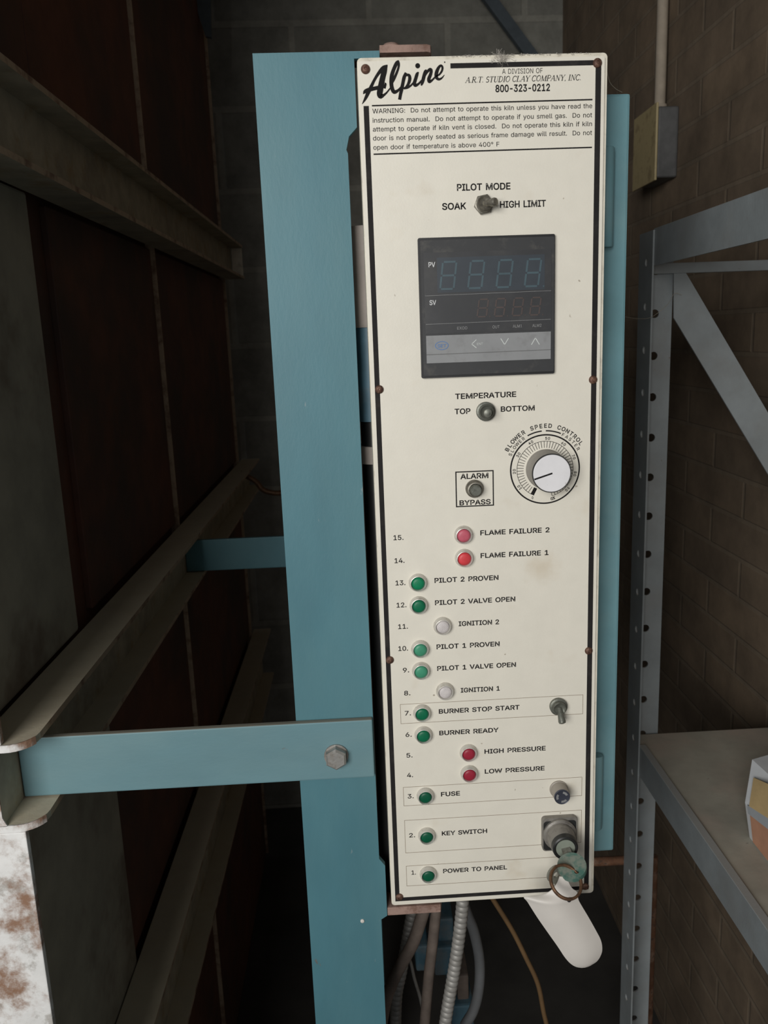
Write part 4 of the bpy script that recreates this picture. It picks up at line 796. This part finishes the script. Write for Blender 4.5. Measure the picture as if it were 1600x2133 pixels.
# key switch
bm = B(); plate_xz(bm, rrect(.1262, .1550, ZT - .6020, ZT - .5722, .0032), -.0050, .0)
ks = obj('key_switch', bm, M['kstrip'], panel, False, 'grey square key switch')
kc = P(140.4, 586.6, 5)
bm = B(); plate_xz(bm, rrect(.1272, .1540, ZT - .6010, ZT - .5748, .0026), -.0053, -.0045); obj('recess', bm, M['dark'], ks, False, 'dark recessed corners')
bm = B(); lathe(bm, kc, (0, -1, 0), [(-.001, .0138), (.0022, .0137), (.0034, .0124), (.0034, .0114)], 40)
obj('collar', bm, M['kstrip'], ks, True)
bm = B(); lathe(bm, kc, (0, -1, 0), [(.0030, .0115), (.0150, .0108), (.0158, .0102)], 40); obj('barrel', bm, M['kstrip'], ks, True)
bm = B(); lathe(bm, kc, (0, -1, 0), [(.0156, .0106), (.0200, .0102), (.0208, .0092), (.0200, .0078), (.0186, .0076)], 40); obj('barrel_ring', bm, M['dark'], ks, True, 'dark ring')
bm = B(); lathe(bm, kc, (0, -1, 0), [(.0180, .0078), (.0204, .0076), (.0206, 0)], 32); obj('lock_face', bm, M['keyface'], ks, True, 'grey green lock face')

# ---------------------------------------------------------------- key, ring and tag
k0 = kc + Vector((0, -.0206, 0))
kx, ky, kz = Vector((.97, 0, .20)), Vector((.06, -.93, -.34)), None      # key lies nearly level, blade into the lock
kx = kx.normalized(); ky = (ky - kx * ky.dot(kx)).normalized(); kz = kx.cross(ky)
def KP(a, b, c=0.0): return k0 + kx * a + ky * b + kz * c
key = thing('key', k0, 'key with a round worn teal cover, stuck in the key switch', 'key')
bm = B(); prism(bm, [(-.0035, -.004), (.0035, -.004), (.0035, .010), (-.0035, .010)], lambda p: KP(p[0], p[1], -.001), lambda p: KP(p[0], p[1], .001)); obj('blade', bm, M['keymetal'], key)
bm = B(); n = 40; t = bmesh.new()
prof = [(.0, .0032, .0024), ]
def bow(bm, cx, cy, R, hr, th, hx, hy):
    n = 40; rings = []
    for (r, z) in ((R, -.5), (R * 1.03, 0), (R, .5), (R * .9, .62)):
        rings.append([bm.verts.new(KP(cx + r * math.cos(2 * PI * k / n), cy + r * math.sin(2 * PI * k / n), z * th)) for k in range(n)])
    hi_ = [bm.verts.new(KP(hx + hr * math.cos(2 * PI * k / n), hy + hr * math.sin(2 * PI * k / n), .62 * th)) for k in range(n)]
    lo_ = [bm.verts.new(KP(hx + hr * math.cos(2 * PI * k / n), hy + hr * math.sin(2 * PI * k / n), -.5 * th)) for k in range(n)]
    seq = rings + [hi_, lo_, rings[0]]
    for a, b in zip(seq, seq[1:]):
        for k in range(n): bm.faces.new((a[k], a[(k + 1) % n], b[(k + 1) % n], b[k]))
bow(bm, 0, .0165, .0112, .0018, .0048, .002, .0225)
obj('bow_cover', bm, M['keycap'], key, True, 'worn teal cover')
RC = at(1184, 1833, -.052); hole = KP(.002, .0225, 0)
ringpts = []
rv = (RC - hole); R_ = rv.length; e1 = -rv.normalized(); e2 = Vector((.93, .36, -.05)); e2 = (e2 - e1 * e2.dot(e1)).normalized()
RR = .0125; RCc = hole - e1 * RR
bm = B(); pts = []
for k in range(96):
    a = 4 * PI * k / 96; pts.append(RCc + (e1 * math.cos(a) + e2 * math.sin(a)) * RR + e1.cross(e2) * (.0010 * (k / 96 - .5) * 2))
tube(bm, pts, .0011, 10, 0, None, False)
sfx(obj('key_ring', bm, M['ring'], None, True), 'rusty wire split ring hanging from the teal key', 'key ring')
# second key on the ring, seen behind the teal one
key2 = at(1153, 1812, -.045); key2b = at(1163, 1838, -.047)
bm = B(); ax = Vector((-.30, -.10, .95)).normalized(); nn = Vector((.30, -.90, .10)); nn = (nn - ax * nn.dot(ax)).normalized(); sd = ax.cross(nn)
pp = RCc + (e1 * math.cos(1.9) - e2 * math.sin(1.9)) * 0
cc = at(1157, 1821, -.037)
n = 28; R2 = .0075
o1 = [[bm.verts.new(cc + (sd * math.cos(2 * PI * k / n) + ax * math.sin(2 * PI * k / n)) * r + nn * z) for k in range(n)] for r, z in ((R2, -.0009), (R2, .0009), (.0022, .0009), (.0022, -.0009), (R2, -.0009))]
for a, b in zip(o1, o1[1:]):
    for k in range(n): bm.faces.new((a[k], a[(k + 1) % n], b[(k + 1) % n], b[k]))
prism(bm, [(-.003, -R2 + .001), (.003, -R2 + .001), (.003, -R2 - .014), (.001, -R2 - .016), (-.003, -R2 - .015)], lambda p: cc + sd * p[0] + ax * p[1] - nn * .0008, lambda p: cc + sd * p[0] + ax * p[1] + nn * .0008)
sfx(obj('key', bm, M['keymetal'], None, True), 'dull grey bare key hanging on the ring behind the teal key', 'key')

# white curled tag: a tongue of sheet plastic, curved across, narrowing to its hole
TY = -.047
ctr = [(1172, 1828), (1160, 1858), (1148, 1872), (1157, 1898), (1176, 1935), (1196, 1970), (1210, 1990), (1221, 2006), (1229, 2018)]
def tagpt(px, py, bulge): 
    q = at(px, py, TY); q.y += bulge; return q
rows = [((1166, 1826), (1180, 1826)), ((1160, 1842), (1187, 1843)), ((1149, 1856), (1194, 1853)), ((1130, 1866), (1203, 1860)), ((1094, 1871), (1206, 1876)), ((1100, 1882), (1212, 1888)),
        ((1120, 1914), (1228, 1915)), ((1142, 1946), (1243, 1942)), ((1163, 1976), (1254, 1964)), ((1178, 1999), (1257, 1983)), ((1190, 2013), (1254, 1997)), ((1202, 2021), (1246, 2010)), ((1214, 2024), (1232, 2020))]
bm = B(); NW = 16; front = []; back = []
LB = smooth_path([(a[0], a[1], 0) for a, b in rows], 4); RB = smooth_path([(b[0], b[1], 0) for a, b in rows], 4)
for i, (a, b) in enumerate(zip(LB, RB)):
    fr = []; bk = []; wpx = (b - a).length; f_ = i / (len(LB) - 1)
    for k in range(NW + 1):
        t = k / NW; s_ = math.sin(PI * t)
        depth = -.0065 * s_ * min(1, wpx / 110) ** 1.5 + .004 * f_
        q = tagpt(a.x + (b.x - a.x) * t, a.y + (b.y - a.y) * t, depth); fr.append(bm.verts.new(q)); bk.append(bm.verts.new(q + Vector((0, .0006, 0))))
    front.append(fr); back.append(bk)
rows = LB
for G_ in (front, back):
    for r0, r1 in zip(G_, G_[1:]):
        for k in range(NW): bm.faces.new((r0[k], r0[k + 1], r1[k + 1], r1[k]))
for k in range(NW):
    bm.faces.new((front[0][k], front[0][k + 1], back[0][k + 1], back[0][k])); bm.faces.new((front[-1][k], front[-1][k + 1], back[-1][k + 1], back[-1][k]))
for i in range(len(rows) - 1):
    for k in (0, NW): bm.faces.new((front[i][k], front[i + 1][k], back[i + 1][k], back[i][k]))
tag = sfx(obj('key_tag', bm, M['tag'], None, True), 'blank white curled key tag hanging below the panel corner', 'key tag')
bm = B(); hq = at(1183, 1868, TY); hq.y -= .0040
lathe(bm, hq, (0, -1, 0), [(-.0006, .0016), (.0004, .0016), (.0004, 0)], 16)
obj('punched_hole', bm, M['black'], tag, False, 'small dark hole')

# ---------------------------------------------------------------- rack on the right
rack = thing('shelving_rack', (.43, .25, 0), 'grey-blue slotted angle shelving rack against the brick wall', 'shelving rack')
def holed_plate(bm, o, u, v, n, w, L, pitch, r, uc, th, v0):
    """plate with one row of round holes: o corner, u across, v along, n thickness"""
    o, u, v, n = Vector(o), Vector(u), Vector(v), Vector(n)
    ncell = int((L - v0) / pitch)
    def quad(a, b):
        t = bmesh.new(); 
        c8 = [t.verts.new(o + u * x + v * y + n * z) for x in (0, w) for y in (a, b) for z in (0, th)]
        for f in ((0, 1, 3, 2), (4, 5, 7, 6), (0, 1, 5, 4), (2, 3, 7, 6), (0, 2, 6, 4), (1, 3, 7, 5)): t.faces.new([c8[i] for i in f])
        merge(bm, t)
    if v0 > 1e-6: quad(0, v0)
    m = 16
    for i in range(ncell):
        a = v0 + i * pitch; b = a + pitch; vc = (a + b) / 2
        for z in (0, th):
            cor = [bm.verts.new(o + u * x + v * y + n * z) for x, y in ((w, b), (0, b), (0, a), (w, a))]
            hol = [bm.verts.new(o + u * (uc + r * math.cos(2 * PI * k / m)) + v * (vc + r * math.sin(2 * PI * k / m)) + n * z) for k in range(m)]
            for qd in range(4):
                for k in range(4): bm.faces.new((cor[qd], hol[(qd * 4 + k) % m], hol[(qd * 4 + k + 1) % m]))
                bm.faces.new((cor[qd], hol[((qd + 1) * 4) % m], cor[(qd + 1) % 4]))
            if z == 0: h0, c0 = hol, cor
            else: h1, c1 = hol, cor
        for k in range(m): bm.faces.new((h0[k], h0[(k + 1) % m], h1[(k + 1) % m], h1[k]))
        bm.faces.new((c0[1], c0[2], c1[2], c1[1])); bm.faces.new((c0[0], c0[3], c1[3], c1[0]))
    end = v0 + ncell * pitch
    if L - end > 1e-6: quad(end, L)
def rack_post(x0, sgn, ztop):
    bm = B(); yb, yn = .392, .347
    holed_plate(bm, (x0, yn, 0), (0, 1, 0), (0, 0, 1), (sgn, 0, 0), yb - yn, ztop, .0495, .0045, .020, .002, .030)
    holed_plate(bm, (x0 + sgn * .0021, yb, 0), (sgn, 0, 0), (0, 0, 1), (0, -1, 0), .0385, ztop, .0495, .0050, .0178, .002, .022)
    return bm
obj('upright', rack_post(.3285, 1, 1.5235), M['rack'], rack)
def beam(z0, z1, x=.331, y0=-.22, y1=.3885, fl=.028):
    bm = B(); plate = [(x, z0), (x + .0025, z0), (x + .0025, z1 - .0025), (x + fl, z1 - .0025), (x + fl, z1), (x + .0006, z1), (x, z1 - .0006)]
    prism(bm, plate, lambda p: Vector((p[0], y0, p[1])), lambda p: Vector((p[0], y1, p[1]))); return bm
obj('side_beam', beam(1.4850, 1.5255, .3308, -.22, .352), M['rack'], rack)
obj('side_beam', beam(.8530, .8935, .3308, -.22, .352, .0085), M['rack'], rack)
bm = B(); box(bm, .3400, .5585, .3820, .3895, 1.4780, 1.4900, .0010)
obj('end_beam', bm, M['rack'], rack)
bm = B()
BR = [at(x, y, .3835) for x, y in ((1404, 561), (1426, 563), (1722, 1068), (1722, 1190), (1404, 662))]
prism(bm, list(range(5)), lambda i: BR[i], lambda i: BR[i] + Vector((0, .0025, 0)))
obj('diagonal_brace', bm, M['rack'], rack)
obj('shelf_board', box(B(), .3338, .5585, -.22, .3845, .8780, .8908, .001), M['shelf'], rack, label='dusty shelf board')
# carton standing on the shelf
cz = .8912
c1_, c2_ = Vector((.3800, .150, cz)), Vector((.3790, .085, cz))
carton = thing('carton', (.42, .09, cz), 'white carton with yellow and salmon print on the dusty shelf', 'carton')
T0 = at(1552, 1672, .158); T1 = at(1567, 1582, .170)
def qd(pts): return pts
cpts = [c1_, c2_ + Vector((0, -.03, 0)), c2_ + Vector((0, -.03, .125)), Vector((T1.x + .004, .12, T1.z)), T1, T0]
bm = B()
shift = Vector((.085, .03, 0))
prism(bm, list(range(6)), lambda i: cpts[i], lambda i: cpts[i] + shift)
obj('carton_body', bm, M['cartonwhite'], carton)
def on_face(a, b):          # a: 0..1 along the bottom edge towards the camera, b: height in metres; on the face, just proud of it
    lo = c1_.lerp(cpts[1], a); up = T1.lerp(cpts[2], a)
    mid = T0.lerp((cpts[1] + cpts[2]) / 2, a)
    q = (lo.lerp(mid, b * 2) if b < .5 else mid.lerp(up, b * 2 - 1)); return q + Vector((-.0012, -.0006, 0))
def patch(a0, a1, b00, b01, b10, b11, m, name, lab):
    bm = B(); n = 6; g = [[bm.verts.new(on_face(a0 + (a1 - a0) * i / n, (b00 + (b01 - b00) * j / n) * (1 - i / n) + (b10 + (b11 - b10) * j / n) * (i / n))) for j in range(n + 1)] for i in range(n + 1)]
    for i in range(n):
        for j in range(n): bm.faces.new((g[i][j], g[i + 1][j], g[i + 1][j + 1], g[i][j + 1]))
    obj(name, bm, M[m], carton, False, lab, False)
patch(.10, 1.0, .02, .38, .02, .38, 'cartonorange', 'printed_panel', 'salmon printed panel')
patch(.06, 1.0, .38, .50, .38, .50, 'cartongrey', 'printed_band', 'grey blue band')
patch(.10, 1.0, .50, .82, .50, .82, 'cartonyellow', 'printed_panel', 'yellow printed panel')

# ---------------------------------------------------------------- conduit and switch box on the brick wall
bm = B(); tube(bm, [(.545, .945, 1.792), (.545, .945, 2.2), (.545, .945, 2.75)], .0095, 16, 4)
lathe(bm, (.545, .945, 1.786), (0, 0, 1), [(0, .0125), (.012, .0125), (.014, .0115)], 20)
sfx(obj('conduit_pipe', bm, M['conduit'], None, True), 'pale conduit pipe running up the brick wall from the switch box', 'pipe')
jb = thing('switch_box', (.54, .945, 1.67), 'small grey switch box with yellowed cover plate on the brick wall', 'switch box')
obj('box_body', box(B(), .5215, .5600, .890, .998, 1.6700, 1.7850, .005, 3), M['jbox'], jb)
obj('cover_plate', box(B(), .5180, .5220, .885, 1.003, 1.6650, 1.7900, .0015), M['jcover'], jb, label='yellowed cover plate')
# diagonal steel against the back wall
a_, b_ = at(1010, -20, 1.66), at(1135, 150, 1.66)
bm = B(); dd = (b_ - a_).normalized(); pn = Vector((dd.z, 0, -dd.x)) * .014
prism(bm, [0, 1, 2, 3], lambda i: (a_ + pn - dd * .4, b_ + pn + dd * .35, b_ - pn + dd * .35, a_ - pn - dd * .4)[i], lambda i: (a_ + pn - dd * .4, b_ + pn + dd * .35, b_ - pn + dd * .35, a_ - pn - dd * .4)[i] + Vector((0, .02, 0)))
sfx(obj('diagonal_brace', bm, M['bracesteel']), 'dark blue-grey steel bar slanting across the grey block wall', 'brace')
# gusset at the top far corner of the kiln
bm = B(); q = [at(x, y, 1.385) for x, y in ((385, -60), (437, -60), (440, 78), (428, 76))]
prism(bm, [0, 1, 2, 3], lambda i: q[i], lambda i: q[i] + Vector((0, .01, 0)))
sfx(obj('gusset_plate', bm, M['bracesteel']), 'dark teal tapering plate at the far top corner of the kiln', 'plate')

# ---------------------------------------------------------------- hoses, valve and pipes behind and below the panel
def run(pts, y, r, m, name, label, cat, rib=None, dy=0.0, group=None, n=14):
    Q = [at(x, yy, y + dy * i) for i, (x, yy) in enumerate(pts)]
    bm = B(); tube(bm, Q, r, n, 8, rib)
    return sfx(obj(name, bm, M[m], None, True), label, cat, group)
def z8(*p): return [(740 + x / 4.2105, 1820 + y / 4.2105) for x, y in p]
run(z8((945, 150), (938, 300), (915, 520), (885, 740), (845, 980), (800, 1240), (770, 1500), (700, 2300), (660, 3600)), .120, .0066, 'flex', 'conduit_hose', 'ribbed silver conduit hose hanging under the middle of the panel', 'hose', .0062)
run(z8((530, 200), (500, 340), (455, 580), (405, 860), (365, 1060), (355, 1330), (355, 1500), (380, 2300), (420, 3400)), .165, .0064, 'flex', 'conduit_hose', 'ribbed silver conduit hose beside the post, partly behind brown hose', 'hose', .0062)
run(z8((660, 150), (600, 330), (510, 600), (400, 800), (310, 990), (250, 1200), (180, 1700), (150, 2600), (160, 3500)), .130, .0064, 'brownhose', 'conduit_hose', 'dusty brown hose slanting down left behind the blue post', 'hose')
run(z8((715, 150), (710, 300), (680, 600), (645, 900), (615, 1250), (600, 1500), (590, 2400), (600, 3500)), .140, .0056, 'brownhose', 'conduit_hose', 'dusty brown hose hanging straight beside the silver hose', 'hose')
run(z8((930, 200), (985, 360), (1045, 520), (1090, 760), (1085, 1000), (1040, 1190), (960, 1330)), .185, .0058, 'greyhose', 'cable', 'dark grey cable curving down right of the silver hose', 'cable')
run(z8((1180, 180), (1225, 250), (1380, 500), (1500, 740), (1600, 960), (1650, 1200), (1700, 1500), (1720, 2300), (1700, 3300)), .22, .0028, 'orangecable', 'cable', 'thin brown-orange cable slanting down below the panel', 'cable')
run(z8((455, 700), (490, 790), (520, 920), (570, 1090), (600, 1250), (640, 1500), (660, 2400)), .20, .0018, 'flex', 'cable', 'thin pale wire between the two brown hoses', 'cable')
run([(500, 985), (532, 1002), (548, 1020), (572, 1027), (600, 1024), (640, 1010)], 1.30, .0062, 'ring', 'cable', 'short brown cable loop beside the blue post behind the kiln rail', 'cable')
gv = thing('gas_valve', at(900, 2050, .30), 'blue gas valve hidden behind the hoses under the panel', 'valve')
def zbox(x0, x1, y0, y1, y, th, m, name):
    a, b = at(740 + x0 / 4.2105, 1820 + y1 / 4.2105, y), at(740 + x1 / 4.2105, 1820 + y0 / 4.2105, y)
    return obj(name, box(B(), a.x, b.x, y, y + th, a.z, b.z, .003), M[m], gv)
zbox(730, 860, 390, 600, .285, .05, 'blue_deep', 'valve_cap')
zbox(700, 880, 640, 900, .275, .07, 'blue_deep', 'valve_body')
zbox(535, 640, 630, 860, .285, .05, 'blue_deep', 'valve_port')
zbox(640, 900, 690, 800, .290, .04, 'blue_deep', 'valve_bridge')
zbox(900, 995, 890, 1150, .285, .05, 'brownhose', 'coil_housing')
zbox(850, 1040, 1150, 1500, .275, .07, 'blue_deep', 'valve_base')
# pipe with coupling seen in the gap between post and panel
bm = B(); lathe(bm, (.003, .0615, 1.425), (0, 0, 1), [(0, .0165), (.003, .0172), (.072, .0172), (.075, .0165)], 28)
pipe = thing('gas_pipe', (.003, .0615, .9268), 'blue pipe with a grey coupling behind the gap left of the panel', 'pipe')
obj('coupling', bm, M['coupling'], pipe, True, 'grey coupling')
bm = B(); lathe(bm, (.003, .0615, 1.352), (0, 0, 1), [(0, .015), (.075, .015)], 28); obj('pipe_body', bm, M['blue_deep'], pipe, True, 'blue pipe section')
bm = B(); lathe(bm, (.003, .0615, .9268), (0, 0, 1), [(0, .011), (.428, .011)], 24); obj('riser', bm, M['dark'], pipe, True, 'dark riser')
bm = B(); lathe(bm, (.003, .0615, 1.318), (0, 0, 1), [(0, .015), (.014, .015)], 24); obj('union_nut', bm, M['coupling'], pipe, True, 'pale union nut')
# rusty pipe below the enclosure
a_, b_ = at(1150, 1799, .46), at(1345, 1790, .46)
b2_ = Vector((b_.x + .012, b_.y, b_.z - .014))
bm = B(); tube(bm, [a_, a_.lerp(b_, .5), b_, b_.lerp(b2_, .5) + Vector((.003, 0, .003)), b2_, Vector((b2_.x, b2_.y, .4)), Vector((b2_.x, b2_.y, 0))], .0065, 14, 4)
sfx(obj('rusty_pipe', bm, M['rust'], None, True), 'rusty pipe running level below the blue enclosure, then down to the floor', 'pipe')

# ---------------------------------------------------------------- lint and cobwebs
bm = B()
for i in range(90):
    u0 = random.gauss(98, 2.6); p = P(u0, random.uniform(-1.6, 3.5), random.uniform(.4, 2.0))
    q = p + Vector((random.gauss(0, .0013), random.uniform(-.0010, .0004), random.gauss(0, .0011))); r = q + Vector((random.gauss(0, .0016), random.uniform(-.0008, .0006), random.gauss(0, .0016)))
    tube(bm, [p, q, r], .00008, 3, 2)
for i in range(120):
    u0 = random.uniform(66, 160); p = P(u0, random.uniform(-1.7, -.9), random.uniform(-2, .4))
    q = p + Vector((random.gauss(0, .0015), random.uniform(-.0004, .0003), random.gauss(-.0001, .0003))); tube(bm, [p, q, q + Vector((.0006, 0, .0001))], .00010, 3, 2)
sfx(obj('dust_fluff', bm, M['lint'], None, False), 'grey dust fluff along the top edge of the panel', 'dust', None, 'stuff')
bm = B(); tube(bm, [at(1303, 660, .20), at(1330, 664, .30), at(1358, 660, .342), at(1390, 635, .36), at(1405, 612, .375), at(1420, 614, .380)], .00022, 5, 8)
sfx(obj('cobweb_strand', bm, M['web'], None, True), 'single cobweb strand looping from the enclosure to the rack upright', 'cobweb')
bm = B(); tube(bm, [at(1263, 140, .01), at(1270, 170, .02), at(1283, 185, .03), at(1296, 192, .039)], .0002, 5, 8)
sfx(obj('cobweb_strand', bm, M['web'], None, True), 'short cobweb strand at the top right corner of the panel', 'cobweb')
